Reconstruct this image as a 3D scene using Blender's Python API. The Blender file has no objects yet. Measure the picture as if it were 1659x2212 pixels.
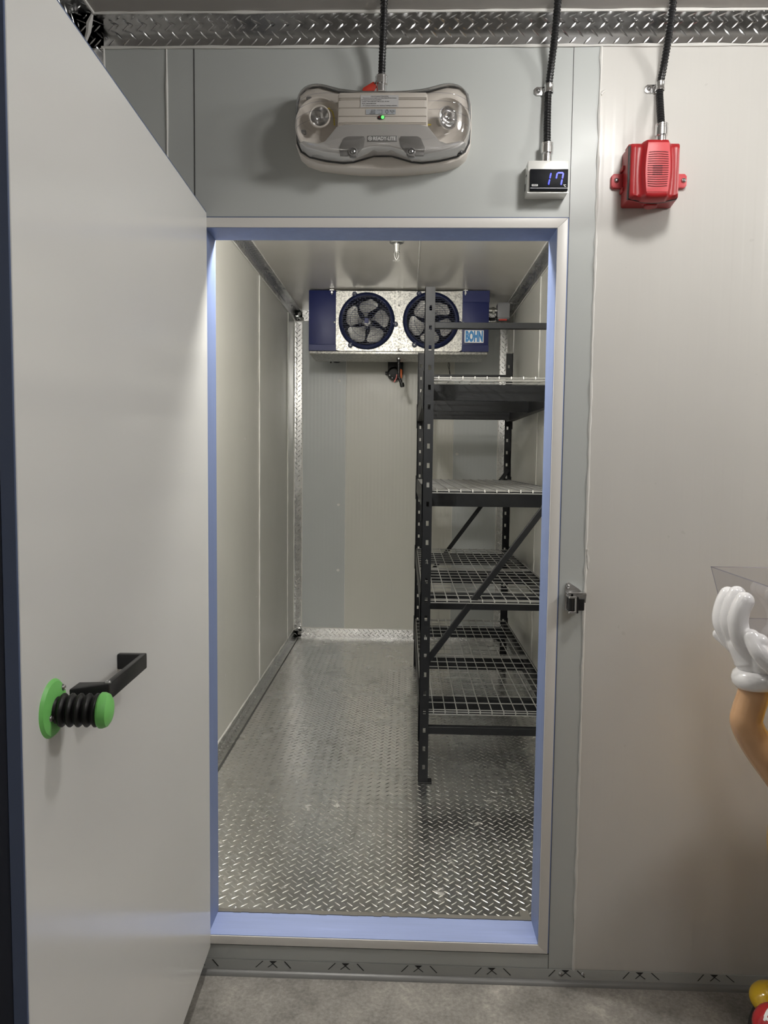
import bpy, bmesh, math, random
from mathutils import Vector, Matrix

random.seed(7)
SC = bpy.context.scene
COL = SC.collection
PI = math.pi

# ------------------------------------------------------------------ materials
MATS = {}


def mat(name, color, rough=0.5, metal=0.0, spec=0.5, emit=None, estr=0.0, coat=0.0):
    m = bpy.data.materials.new(name)
    m.use_nodes = True
    b = m.node_tree.nodes['Principled BSDF']
    b.inputs['Base Color'].default_value = (*color, 1)
    b.inputs['Roughness'].default_value = rough
    b.inputs['Metallic'].default_value = metal
    b.inputs['Specular IOR Level'].default_value = spec
    b.inputs['Coat Weight'].default_value = coat
    if emit:
        b.inputs['Emission Color'].default_value = (*emit, 1)
        b.inputs['Emission Strength'].default_value = estr
    MATS[name] = m
    return m


def N(m, t, **kw):
    n = m.node_tree.nodes.new(t)
    for k, v in kw.items():
        setattr(n, k, v)
    return n


def L(m, a, b):
    m.node_tree.links.new(a, b)


def bsdf(m):
    return m.node_tree.nodes['Principled BSDF']


def objco(m):
    return N(m, 'ShaderNodeTexCoord').outputs['Object']


def noise(m, scale, detail=4, rough=0.6, vec=None, stretch=None):
    n = N(m, 'ShaderNodeTexNoise')
    n.inputs['Scale'].default_value = scale
    n.inputs['Detail'].default_value = detail
    n.inputs['Roughness'].default_value = rough
    v = vec if vec is not None else objco(m)
    if stretch:
        mp = N(m, 'ShaderNodeMapping')
        mp.inputs['Scale'].default_value = stretch
        L(m, v, mp.inputs['Vector'])
        v = mp.outputs['Vector']
    L(m, v, n.inputs['Vector'])
    return n.outputs['Fac']


def ramp(m, fac, stops):
    r = N(m, 'ShaderNodeValToRGB')
    els = r.color_ramp.elements
    while len(els) < len(stops):
        els.new(0.5)
    for e, (p, c) in zip(els, stops):
        e.position = p
        e.color = (*c, 1) if len(c) == 3 else c
    L(m, fac, r.inputs['Fac'])
    return r.outputs['Color']


def g(v):
    return (v, v, v)


def bump(m, h, dist, strength=1.0, prev=None):
    b = N(m, 'ShaderNodeBump')
    b.inputs['Strength'].default_value = strength
    b.inputs['Distance'].default_value = dist
    L(m, h, b.inputs['Height'])
    if prev is not None:
        L(m, prev, b.inputs['Normal'])
    return b.outputs['Normal']


def mth(m, op, a, b=None):
    n = N(m, 'ShaderNodeMath', operation=op)
    for i, v in enumerate((a, b)):
        if v is None:
            continue
        if isinstance(v, (int, float)):
            n.inputs[i].default_value = v
        else:
            L(m, v, n.inputs[i])
    return n.outputs[0]


def panel_mat(name, color, axis, period=0.028, amp=0.00008, rough=0.3, var=0.06, sheen=0.5):
    """painted sheet metal with faint rolled ribs"""
    m = mat(name, color, rough, 0.0, sheen)
    co = objco(m)
    sep = N(m, 'ShaderNodeSeparateXYZ')
    L(m, co, sep.inputs[0])
    x = sep.outputs[axis]
    s = mth(m, 'SINE', mth(m, 'MULTIPLY', x, 2 * PI / period))
    mr = N(m, 'ShaderNodeMapRange', interpolation_type='SMOOTHSTEP')
    L(m, s, mr.inputs['Value'])
    mr.inputs['From Min'].default_value = -0.5
    mr.inputs['From Max'].default_value = 0.5
    st = [1.2, 1.2, 1.2]
    nb = noise(m, 2.2, 2, 0.5, co)
    n1 = bump(m, nb, 0.003, 0.2)
    L(m, bump(m, mr.outputs[0], amp, 1.0, n1), bsdf(m).inputs['Normal'])
    nz = noise(m, 1.5, 3, 0.5, co, (1.0, 1.0, 0.35))
    lo = tuple(c * (1 - var) for c in color)
    hi = tuple(min(1, c * (1 + var * 0.6)) for c in color)
    L(m, ramp(m, nz, [(0.3, lo), (0.7, hi)]), bsdf(m).inputs['Base Color'])
    nr = noise(m, 6, 4, 0.6, co)
    L(m, ramp(m, nr, [(0.3, g(rough * 0.9)), (0.75, g(rough * 1.15))]), bsdf(m).inputs['Roughness'])
    return m


panel_mat('panel_warm', (0.62, 0.605, 0.575), 0, 0.055, 0.00018, 0.3)
panel_mat('panel_cool', (0.48, 0.50, 0.488), 0, 0.3, 0.00002, 0.36, 0.03)
panel_mat('panel_inner_x', (0.66, 0.655, 0.61), 1, 0.029, 0.00026, 0.36)
panel_mat('panel_inner_back', (0.60, 0.595, 0.545), 0, 0.029, 0.0002, 0.36)
panel_mat('panel_inner_grey', (0.50, 0.525, 0.525), 0, 0.029, 0.0002, 0.36)
panel_mat('panel_ceiling', (0.62, 0.60, 0.56), 0, 0.4, 0.00004, 0.2)
panel_mat('panel_ceiling_outer', (0.40, 0.38, 0.36), 0, 0.4, 0.00004, 0.35)
panel_mat('door_skin', (0.72, 0.72, 0.705), 2, 2.5, 0.00002, 0.15, 0.02)
panel_mat('store_wall', (0.26, 0.25, 0.235), 0, 0.4, 0.00004, 0.5)
mat('frame_white', (0.72, 0.70, 0.67), 0.35)
mat('caulk', (0.74, 0.73, 0.70), 0.5)
mat('seam_dark', (0.05, 0.05, 0.05), 0.6)
mat('sealant_grey', (0.20, 0.19, 0.17), 0.6)
mat('sealant_dark', (0.09, 0.09, 0.085), 0.55)


def blue_pvc(name, color, axis):
    m = mat(name, color, 0.42)
    co = objco(m)
    nz = noise(m, 30, 4, 0.7, co, {0: (0.06, 1, 1), 2: (1, 1, 0.06)}[axis])
    L(m, ramp(m, nz, [(0.35, tuple(c * 0.9 for c in color)), (0.68, color), (0.8, tuple(min(1, c * 1.25 + .03) for c in color))]),
      bsdf(m).inputs['Base Color'])
    L(m, bump(m, noise(m, 200, 2, 0.5, co, {0: (0.01, 1, 1), 2: (1, 1, 0.01)}[axis]), 0.0004, 0.5), bsdf(m).inputs['Normal'])
    return m


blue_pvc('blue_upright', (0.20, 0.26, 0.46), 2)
blue_pvc('blue_sill_lit', (0.40, 0.485, 0.80), 0)  # lit copy of the lining blue, lamplight on the sill painted in
mat('edge_blue_shaded', (0.10, 0.135, 0.235), 0.4)  # trim blue with the shade on the edges put into its colour
mat('gasket_navy', (0.028, 0.034, 0.055), 0.5)


def alu(name, base, r0, r1, dirt=0.0):
    m = mat(name, g(base), r0, 1.0)
    co = objco(m)
    nz = noise(m, 5.5, 6, 0.65, co)
    L(m, ramp(m, nz, [(0.3, g(r0)), (0.7, g(r1))]), bsdf(m).inputs['Roughness'])
    if dirt:
        n2 = noise(m, 3.3, 7, 0.68, co)
        n3 = noise(m, 26, 5, 0.7, co)
        mx = mth(m, 'MULTIPLY', n2, n3)
        dark = (base * 0.80, base * 0.79, base * 0.77)
        L(m, ramp(m, mx, [(0.14, dark), (0.25, g(base)), (0.38, (base, base * .98, base * .95)), (0.46, (.80, .78, .74))]), bsdf(m).inputs['Base Color'])
        L(m, ramp(m, mx, [(0.36, g(1.0)), (0.44, g(0.45))]), bsdf(m).inputs['Metallic'])
    else:
        n2 = noise(m, 30, 3, 0.6, co)
        L(m, ramp(m, n2, [(0.3, g(base * 0.9)), (0.7, g(min(1, base * 1.08)))]), bsdf(m).inputs['Base Color'])
    L(m, bump(m, noise(m, 14, 3, 0.5, co), 0.003, 0.12), bsdf(m).inputs['Normal'])
    return m


alu('tread_floor', 0.88, 0.20, 0.31, 1)
alu('tread_trim', 0.66, 0.14, 0.24)
alu('tread_trim_dull', 0.78, 0.20, 0.30)

m = mat('concrete', (0.33, 0.31, 0.28), 0.62)
co = objco(m)
c1 = ramp(m, noise(m, 5.0, 9, 0.68, co), [(0.32, (0.17, 0.16, 0.145)), (0.5, (0.27, 0.255, 0.235)), (0.60, (0.33, 0.312, 0.285)), (0.72, (0.50, 0.475, 0.43))])
c2 = ramp(m, noise(m, 90, 3, 0.7, co), [(0.3, g(0.72)), (0.6, g(1.05)), (0.78, g(1.3))])
mx = N(m, 'ShaderNodeMix', data_type='RGBA', blend_type='MULTIPLY')
mx.inputs[0].default_value = 1
L(m, c1, mx.inputs[6]); L(m, c2, mx.inputs[7])
L(m, mx.outputs[2], bsdf(m).inputs['Base Color'])
L(m, bump(m, noise(m, 140, 4, 0.7, co), 0.001, 0.35), bsdf(m).inputs['Normal'])

m = mat('galvanized', g(0.62), 0.3, 0.95)
vo = N(m, 'ShaderNodeTexVoronoi'); vo.inputs['Scale'].default_value = 130
L(m, objco(m), vo.inputs['Vector'])
sepc = N(m, 'ShaderNodeSeparateColor'); L(m, vo.outputs['Color'], sepc.inputs[0])
L(m, ramp(m, sepc.outputs[0], [(0.1, (0.27, 0.27, 0.255)), (0.9, (0.52, 0.51, 0.48))]), bsdf(m).inputs['Base Color'])
L(m, ramp(m, sepc.outputs[1], [(0.0, g(0.3)), (1, g(0.5))]), bsdf(m).inputs['Roughness'])
L(m, bump(m, sepc.outputs[2], 0.0006, 0.3), bsdf(m).inputs['Normal'])

mat('navy_paint', (0.010, 0.016, 0.090), 0.45, 0, 0.35)
mat('navy_plastic', (0.007, 0.013, 0.055), 0.42, 0, 0.4)
mat('dark_void', (0.006, 0.007, 0.014), 0.8)
mat('blade_grey', (0.62, 0.61, 0.58), 0.4, 0.3)
mat('chrome', (0.80, 0.80, 0.80), 0.16, 1.0)
mat('zinc', (0.66, 0.66, 0.65), 0.3, 1.0)
mat('screw_steel', (0.52, 0.52, 0.52), 0.3, 1.0)
mat('black_plastic', (0.012, 0.012, 0.013), 0.35)
mat('black_rubber', (0.010, 0.010, 0.010), 0.42)
mat('rack_black', (0.007, 0.0075, 0.009), 0.42, 0.0, 0.35)
mat('rack_face', (0.010, 0.011, 0.013), 0.42, 0.0, 0.38)
mat('wire_steel', (0.50, 0.50, 0.49), 0.32, 0.7)
mat('label_grey', (0.55, 0.56, 0.57), 0.4, 0.6)
m = mat('green_plastic', (0.21, 0.64, 0.16), 0.42)
mat('signal_red', (0.36, 0.012, 0.016), 0.36)
mat('signal_red_light', (0.60, 0.075, 0.085), 0.42)  # paler copy of the red that carries the grille panel's highlight
for n_ in ('signal_red', 'signal_red_light'):
    mm = MATS[n_]
    L(mm, bump(mm, noise(mm, 900, 2, 0.5), 0.0006, 0.25), bsdf(mm).inputs['Normal'])
mat('slot_shade_red', (0.19, 0.006, 0.010), 0.5)
mat('beige_plastic', (0.70, 0.655, 0.60), 0.36)
mat('beige_dark', (0.40, 0.365, 0.32), 0.42)
mat('silver_band', (0.62, 0.61, 0.60), 0.25, 0.45)
mat('recess_grey', (0.20, 0.195, 0.19), 0.28, 0.1)
mat('sticker', (0.62, 0.62, 0.63), 0.4)
mat('sticker_blue', (0.46, 0.49, 0.53), 0.4)
mat('ink', (0.06, 0.06, 0.065), 0.6)
mat('print_white', (0.85, 0.85, 0.85), 0.45)
mat('badge_grey', (0.22, 0.22, 0.22), 0.35, 0.2)
mat('led_green', (0.05, 0.6, 0.05), 0.3, emit=(0.10, 1.0, 0.12), estr=2.2)
mat('led_red', (0.12, 0.01, 0.01), 0.3)
mat('digit_blue', (0.01, 0.03, 0.8), 0.3, emit=(0.006, 0.020, 1.0), estr=1.1)
mat('screen_black', (0.007, 0.008, 0.011), 0.5, 0, 0.15)
mat('box_metal', (0.86, 0.86, 0.83), 0.28, 0.25)
mat('box_grey', (0.20, 0.20, 0.21), 0.5)
mat('wire_yellow', (0.62, 0.50, 0.06), 0.4)
mat('tag_red', (0.45, 0.035, 0.018), 0.45)
mat('tag_orange', (0.75, 0.15, 0.02), 0.45)
mat('badge_blue', (0.03, 0.22, 0.52), 0.4)
mat('glove_white', (0.80, 0.79, 0.80), 0.16, coat=0.5)
mat('peach_gloss', (0.60, 0.35, 0.18), 0.18, coat=0.5)
mat('yellow_gloss', (0.72, 0.40, 0.015), 0.16, coat=0.6)
mat('candy_yellow', (0.66, 0.42, 0.010), 0.14, coat=0.6)
mat('candy_red', (0.45, 0.014, 0.020), 0.16, coat=0.6)
mat('base_black', (0.012, 0.012, 0.012), 0.4)
mat('base_strip', (0.30, 0.305, 0.29), 0.42)
mat('base_lip', (0.17, 0.17, 0.165), 0.35)
mat('slit_black', (0.008, 0.008, 0.008), 0.7)


def clear_mat(name, tint, edge, gloss_r=0.06, amount=1.0, base=0.05):
    """thin clear plastic: transparent, with a mirror coat that grows at grazing angles"""
    m = bpy.data.materials.new(name); m.use_nodes = True
    nt = m.node_tree; nt.nodes.clear()
    out = N(m, 'ShaderNodeOutputMaterial')
    tr = N(m, 'ShaderNodeBsdfTransparent'); tr.inputs[0].default_value = (*tint, 1)
    gl = N(m, 'ShaderNodeBsdfGlossy'); gl.inputs['Roughness'].default_value = gloss_r
    df = N(m, 'ShaderNodeBsdfDiffuse'); df.inputs[0].default_value = (*edge, 1)
    lw = N(m, 'ShaderNodeLayerWeight'); lw.inputs['Blend'].default_value = 0.5
    p = mth(m, 'POWER', lw.outputs['Facing'], 2.6)
    fac = mth(m, 'ADD', mth(m, 'MULTIPLY', p, 0.75 * amount), base)
    m1 = N(m, 'ShaderNodeMixShader'); L(m, fac, m1.inputs[0]); L(m, tr.outputs[0], m1.inputs[1]); L(m, gl.outputs[0], m1.inputs[2])
    p2 = mth(m, 'MULTIPLY', mth(m, 'POWER', lw.outputs['Facing'], 6), 0.5 * amount)
    m2 = N(m, 'ShaderNodeMixShader'); L(m, p2, m2.inputs[0]); L(m, m1.outputs[0], m2.inputs[1]); L(m, df.outputs[0], m2.inputs[2])
    L(m, m2.outputs[0], out.inputs['Surface'])
    MATS[name] = m
    return m


clear_mat('clear_cover', (0.96, 0.955, 0.95), (0.30, 0.30, 0.32), 0.05, 1.0, 0.09)
clear_mat('clear_tray', (0.93, 0.925, 0.94), (0.35, 0.36, 0.45), 0.03, 0.7, 0.07)
clear_mat('clear_edge', (0.80, 0.80, 0.88), (0.32, 0.33, 0.42), 0.05, 0.6, 0.12)


# ------------------------------------------------------------------ geometry helpers
class MB:
    """collects shapes for ONE mesh object"""

    def __init__(s):
        s.v = []; s.f = []; s.mi = []; s.mats = []

    def _m(s, name):
        if name not in s.mats:
            s.mats.append(name)
        return s.mats.index(name)

    def add(s, vs, fs, m):
        k = len(s.v); i = s._m(m)
        s.v.extend([tuple(p) for p in vs])
        for f in fs:
            s.f.append([a + k for a in f]); s.mi.append(i)

    def bm(s, b, m, M=None):
        if M is not None:
            b.transform(M)
        b.verts.index_update()
        s.add([v.co.copy() for v in b.verts], [[v.index for v in f.verts] for f in b.faces], m)
        b.free()

    def quad(s, a, b, c, d, m):
        s.add([a, b, c, d], [(0, 1, 2, 3)], m)

    def box(s, x0, x1, y0, y1, z0, z1, m, bev=0.0, seg=2, M=None):
        b = bmesh.new()
        bmesh.ops.create_cube(b, size=1)
        bmesh.ops.transform(b, verts=b.verts, matrix=Matrix.Translation(((x0 + x1) / 2, (y0 + y1) / 2, (z0 + z1) / 2)) @ Matrix.Diagonal((abs(x1 - x0), abs(y1 - y0), abs(z1 - z0), 1)))
        if bev > 0:
            bmesh.ops.bevel(b, geom=list(b.edges), offset=bev, segments=seg, affect='EDGES', profile=0.5)
        s.bm(b, m, M)

    def bar(s, p, q, w, h, m, up=(0, 0, 1), bev=0.0):
        p = Vector(p); q = Vector(q); d = q - p; l = d.length; z = d.normalized()
        u = Vector(up); x = u.cross(z)
        if x.length < 1e-5:
            x = Vector((1, 0, 0)).cross(z)
        x.normalize(); y = z.cross(x)
        M = Matrix((x, y, z)).transposed().to_4x4(); M.translation = p
        s.box(-w / 2, w / 2, -h / 2, h / 2, 0, l, m, bev, 1, M)

    def tube(s, pts, r, m, n=10, caps=True):
        pts = [Vector(p) for p in pts]
        rr = r if isinstance(r, (list, tuple)) else [r] * len(pts)
        ring = []
        vs = []; fs = []
        prev = None
        for i, p in enumerate(pts):
            if i == 0: t = pts[1] - pts[0]
            elif i == len(pts) - 1: t = pts[-1] - pts[-2]
            else: t = (pts[i + 1] - pts[i]).normalized() + (pts[i] - pts[i - 1]).normalized()
            t.normalize()
            if prev is None:
                a = Vector((0, 0, 1)) if abs(t.z) < 0.9 else Vector((1, 0, 0))
                x = a.cross(t).normalized()
            else:
                x = (prev - t * prev.dot(t)).normalized()
            prev = x
            y = t.cross(x)
            for k in range(n):
                a = 2 * PI * k / n
                vs.append(p + (x * math.cos(a) + y * math.sin(a)) * rr[i])
        for i in range(len(pts) - 1):
            for k in range(n):
                k2 = (k + 1) % n
                fs.append((i * n + k, i * n + k2, (i + 1) * n + k2, (i + 1) * n + k))
        if caps:
            fs.append(tuple(reversed(range(n)))); fs.append(tuple(range((len(pts) - 1) * n, len(pts) * n)))
        s.add(vs, fs, m)

    def lathe(s, prof, m, M=None, n=32, sx=1.0, sy=1.0):
        """profile of (r, z) about local z"""
        vs = []; fs = []; rows = []
        for r, z in prof:
            if r < 1e-6:
                rows.append([len(vs)]); vs.append(Vector((0, 0, z)))
            else:
                row = []
                for k in range(n):
                    a = 2 * PI * k / n
                    row.append(len(vs)); vs.append(Vector((r * math.cos(a) * sx, r * math.sin(a) * sy, z)))
                rows.append(row)
        for a, b in zip(rows, rows[1:]):
            for k in range(n):
                k2 = (k + 1) % n
                if len(a) == 1 and len(b) == 1: continue
                if len(a) == 1: fs.append((a[0], b[k], b[k2]))
                elif len(b) == 1: fs.append((a[k], a[k2], b[0]))
                else: fs.append((a[k], a[k2], b[k2], b[k]))
        if M is not None:
            vs = [M @ v for v in vs]
        s.add(vs, fs, m)

    def cyl(s, p, q, r, m, n=20):
        s.tube([p, q], r, m, n)

    def prism(s, poly, y0, y1, m, bev=0.0, M=None):
        """polygon in (x, z), extruded from y0 to y1"""
        b = bmesh.new()
        lo = [b.verts.new((x, y0, z)) for x, z in poly]
        hi = [b.verts.new((x, y1, z)) for x, z in poly]
        n = len(poly)
        b.faces.new(lo); b.faces.new(list(reversed(hi)))
        for i in range(n):
            j = (i + 1) % n
            b.faces.new((lo[j], lo[i], hi[i], hi[j]))
        bmesh.ops.recalc_face_normals(b, faces=b.faces)
        if bev > 0:
            es = [e for e in b.edges if abs(e.verts[0].co.y - e.verts[1].co.y) < 1e-6 and abs(e.verts[0].co.y - min(y0, y1)) < 1e-6]
            bmesh.ops.bevel(b, geom=es, offset=bev, segments=2, affect='EDGES', profile=0.5)
        s.bm(b, m, M)

    def build(s, name, parent=None, local=False, smooth=35, recalc=True):
        me = bpy.data.meshes.new(name)
        me.from_pydata(s.v, [], s.f)
        for n in s.mats:
            me.materials.append(MATS[n])
        me.polygons.foreach_set('material_index', s.mi)
        if recalc:
            b = bmesh.new(); b.from_mesh(me)
            bmesh.ops.recalc_face_normals(b, faces=b.faces)
            b.to_mesh(me); b.free()
        if smooth:
            me.polygons.foreach_set('use_smooth', [True] * len(me.polygons))
            me.set_sharp_from_angle(angle=math.radians(smooth))
        me.update()
        o = bpy.data.objects.new(name, me)
        COL.objects.link(o)
        if parent is not None:
            o.parent = parent
            if not local:
                o.matrix_parent_inverse = WM[parent.name].inverted()
        WM[o.name] = Matrix.Identity(4) if not local else WM[parent.name].copy()
        return o


def spline(pts, n):
    P = [Vector(p) for p in pts]; out = []
    P = [P[0] * 2 - P[1]] + P + [P[-1] * 2 - P[-2]]
    segs = len(P) - 3
    for i in range(segs):
        a, b, c, d = P[i:i + 4]
        for k in range(n):
            t = k / n
            out.append(.5 * ((2 * b) + (c - a) * t + (2 * a - 5 * b + 4 * c - d) * t * t + (3 * b - 3 * c + d - a) * t ** 3))
    out.append(P[-2])
    return out


WM = {}


def tag(o, label, cat, group=None):
    o['label'] = label; o['category'] = cat
    if group: o['group'] = group
    return o


def thing(name, loc, label, cat, group=None, rz=0.0):
    o = bpy.data.objects.new(name, None)
    o.empty_display_size = 0.05
    COL.objects.link(o)
    o.location = loc; o.rotation_euler = (0, 0, rz)
    WM[o.name] = Matrix.Translation(loc) @ Matrix.Rotation(rz, 4, 'Z')
    return tag(o, label, cat, group)


def struct(mb, name, label=None, **kw):
    o = mb.build(name, **kw)
    o['kind'] = 'structure'
    if label: o['label'] = label
    return o


def axis_M(p, d, up=(0, 0, 1)):
    """matrix with local z along d at p"""
    z = Vector(d).normalized(); u = Vector(up); x = u.cross(z)
    if x.length < 1e-5: x = Vector((1, 0, 0))
    x.normalize(); y = z.cross(x)
    M = Matrix((x, y, z)).transposed().to_4x4(); M.translation = Vector(p)
    return M


def text_geo(txt, size, bold=0.0, sx=1.0, spacing=1.0):
    c = bpy.data.curves.new('t', 'FONT')
    c.body = txt; c.size = size; c.offset = bold; c.align_x = 'CENTER'; c.align_y = 'CENTER'; c.space_character = spacing
    c.resolution_u = 3
    o = bpy.data.objects.new('t', c); COL.objects.link(o)
    dg = bpy.context.evaluated_depsgraph_get()
    me = bpy.data.meshes.new_from_object(o.evaluated_get(dg))
    vs = [(v.co.x * sx, v.co.y, 0) for v in me.vertices]; fs = [tuple(p.vertices) for p in me.polygons]
    bpy.data.objects.remove(o); bpy.data.curves.remove(c); bpy.data.meshes.remove(me)
    return vs, fs


def text_front(mb, txt, x, y, z, size, m, bold=0.0, sx=1.0, spacing=1.0, fit=None):
    """text facing -Y, centred at (x, z)"""
    vs, fs = text_geo(txt, size, bold, sx, spacing)
    if fit:
        xs = [v[0] for v in vs]; w = max(xs) - min(xs); k = fit / w
        vs = [(v[0] * k, v[1], 0) for v in vs]
    mb.add([(x + v[0], y, z + v[1]) for v in vs], fs, m)


def screw(mb, p, d, r, m='screw_steel'):
    mb.lathe([(0, r * .62), (r * .25, r * .6), (r * .3, r * .35), (r * .45, r * .6), (r * .8, r * .42), (r, 0), (r, -r * .3)], m, axis_M(p, d), 14)


def lens_plate(mb, O, U, V, NN, ulen, vlen, m, a=0.039, Lh=0.0148, Wh=0.0027, H=0.0015, off=(0.0, 0.0), base=True, keep=None):
    """tread plate: flat sheet with raised crossing lozenges"""
    O, U, V, NN = Vector(O), Vector(U), Vector(V), Vector(NN)
    if base:
        mb.quad(O, O + U * ulen, O + U * ulen + V * vlen, O + V * vlen, m)
    c45 = math.sqrt(.5)
    rows = int(vlen / (a / 2)) + 2
    cols = int(ulen / a) + 2
    vs = []; fs = []
    for j in range(rows):
        v = j * a / 2 + off[1]
        if v < 0.004 or v > vlen - 0.004: continue
        for i in range(cols):
            u = i * a + (a / 2 if j % 2 else 0) + off[0]
            if u < 0.006 or u > ulen - 0.006: continue
            sgn = 1 if j % 2 else -1
            c = O + U * u + V * v
            if keep and not keep(c): continue
            t = (U * c45 + V * c45 * sgn); w = (V * c45 - U * c45 * sgn)
            lh = Lh
            # shorten at plate borders
            lim = min(u, ulen - u, v, vlen - v) / c45
            if lim < lh: lh = max(0.004, lim)
            k = len(vs)
            P = [(-1, 0, 0), (-.55, .8, 0), (0, 1, 0), (.55, .8, 0), (1, 0, 0), (.55, -.8, 0), (0, -1, 0), (-.55, -.8, 0), (-.55, 0, .85), (0, 0, 1), (.55, 0, .85)]
            for p in P:
                vs.append(c + t * (p[0] * lh) + w * (p[1] * Wh) + NN * (p[2] * H))
            for f in ((0, 1, 8), (1, 2, 9, 8), (2, 3, 10, 9), (3, 4, 10), (4, 5, 10), (5, 6, 9, 10), (6, 7, 8, 9), (7, 0, 8)):
                fs.append(tuple(k + q for q in f))
    mb.add(vs, fs, m)


def bead(mb, p, q, r=0.0032, m='caulk', step=0.05, wob=0.35, n=6):
    p = Vector(p); q = Vector(q); l = (q - p).length; k = max(2, int(l / step))
    pts = []; rr = []
    for i in range(k + 1):
        t = i / k
        pts.append(p.lerp(q, t) + Vector((random.uniform(-1, 1), random.uniform(-1, 1), random.uniform(-1, 1))) * r * wob * 0.5)
        rr.append(r * random.uniform(1 - wob, 1 + wob))
    mb.tube(pts, rr, m, n)


# ------------------------------------------------------------------ key dimensions
XL, XR = -0.905, 2.30          # outer room
YB = -3.3
ZC = 2.688
TH = 0.111                     # front wall thickness
OX0, OX1, OZ0, OZ1 = -0.565, 0.4046, 0.106, 2.148   # clear opening
FX0, FX1, FZ0, FZ1 = -0.593, 0.4325, 0.080, 2.1745  # outer edge of the white frame
IX0, IX1, IY1, IZ0, IZ1 = -0.873, 0.771, 3.70, 0.106, 2.661  # inner room

# ------------------------------------------------------------------ setting
mb = MB()
mb.quad((XL, YB, 0), (XR, YB, 0), (XR, 0.0, 0), (XL, 0.0, 0), 'concrete')
struct(mb, 'floor', 'worn grey concrete floor in front of the doorway')

mb = MB()
SX = [XL, -0.667, OX0, OX1, 0.5094, XR]
for x0, x1, z0, z1, mm in ((XL, -0.667, 0, ZC, 'panel_cool'), (-0.667, OX0, 0, ZC, 'panel_cool'), (OX0, OX1, OZ1, ZC, 'panel_cool'), (OX0, OX1, 0, OZ0, 'panel_cool'),
                       (OX1, 0.5094, 0, ZC, 'panel_cool'), (0.5094, XR, 0, ZC, 'panel_warm')):
    mb.quad((x0, 0, z0), (x1, 0, z0), (x1, 0, z1), (x0, 0, z1), mm)
# back face of the same wall, inside the freezer
for x0, x1, z0, z1 in ((IX0, OX0, IZ0, IZ1), (OX1, IX1, IZ0, IZ1), (OX0, OX1, OZ1, IZ1)):
    mb.quad((x0, TH, z0), (x1, TH, z0), (x1, TH, z1), (x0, TH, z1), 'panel_warm')
struct(mb, 'wall_front', 'white metal panel wall with the freezer doorway', recalc=False)

mb = MB(); mb.quad((XL, YB, 0), (XL, 0, 0), (XL, 0, ZC), (XL, YB, ZC), 'panel_warm'); struct(mb, 'wall_left', 'white panel wall behind the open door')
mb = MB(); mb.quad((XR, YB, 0), (XR, 0, 0), (XR, 0, ZC), (XR, YB, ZC), 'store_wall'); struct(mb, 'wall_right')
mb = MB(); mb.quad((XL, YB, 0), (XR, YB, 0), (XR, YB, ZC), (XL, YB, ZC), 'store_wall'); struct(mb, 'wall_back')
mb = MB(); mb.quad((XL, YB, ZC), (XR, YB, ZC), (XR, 0, ZC), (XL, 0, ZC), 'panel_ceiling_outer'); struct(mb, 'ceiling', 'plain grey panel ceiling')

# inner room (freezer)
mb = MB()
lens_plate(mb, (IX0, TH, IZ0), (1, 0, 0), (0, 1, 0), (0, 0, 1), IX1 - IX0, IY1 - TH, 'tread_floor', off=(0.012, 0.016))
mb.quad((IX0 + 0.035, TH, IZ0 + .001), (IX0 + 0.050, TH, IZ0 + .001), (IX0 + 0.046, IY1 - .06, IZ0 + .001), (IX0 + 0.038, IY1 - .06, IZ0 + .001), 'sealant_dark')
for x in (-.518, -.222, .077):
    mb.lathe([(0, .0035), (.004, .003), (.0065, .0012), (.007, 0)], 'zinc', Matrix.Translation((x, .136, IZ0)), 14)
struct(mb, 'floor_inner', 'aluminium tread plate floor of the freezer', recalc=False, smooth=50)

mb = MB(); mb.quad((IX0, TH, IZ0), (IX0, IY1, IZ0), (IX0, IY1, IZ1), (IX0, TH, IZ1), 'panel_inner_x'); struct(mb, 'wall_inner_left', 'ribbed white left wall of the freezer')
mb = MB(); mb.quad((IX1, TH, IZ0), (IX1, IY1, IZ0), (IX1, IY1, IZ1), (IX1, TH, IZ1), 'panel_inner_x'); struct(mb, 'wall_inner_right', 'ribbed white right wall of the freezer')
mb = MB()
for a, b, mm in ((IX0, -0.473, 'panel_inner_grey'), (-0.473, 0.368, 'panel_inner_back'), (0.368, IX1, 'panel_inner_grey')):
    mb.quad((a, IY1, IZ0), (b, IY1, IZ0), (b, IY1, IZ1), (a, IY1, IZ1), mm)
for x, z in ((-0.527, 2.129), (-0.527, 1.16), (-0.527, .64), (.40, 1.57)):
    mb.lathe([(0, 0.003), (0.011, 0.002), (0.012, 0)], 'caulk', axis_M((x, IY1 - .001, z), (0, -1, 0)), 12)
struct(mb, 'wall_inner_back', 'back wall of the freezer in three ribbed panels')
mb = MB(); mb.quad((IX0, TH, IZ1), (IX1, TH, IZ1), (IX1, IY1, IZ1), (IX0, IY1, IZ1), 'panel_ceiling'); struct(mb, 'ceiling_inner', 'glossy panel ceiling of the freezer')

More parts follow.
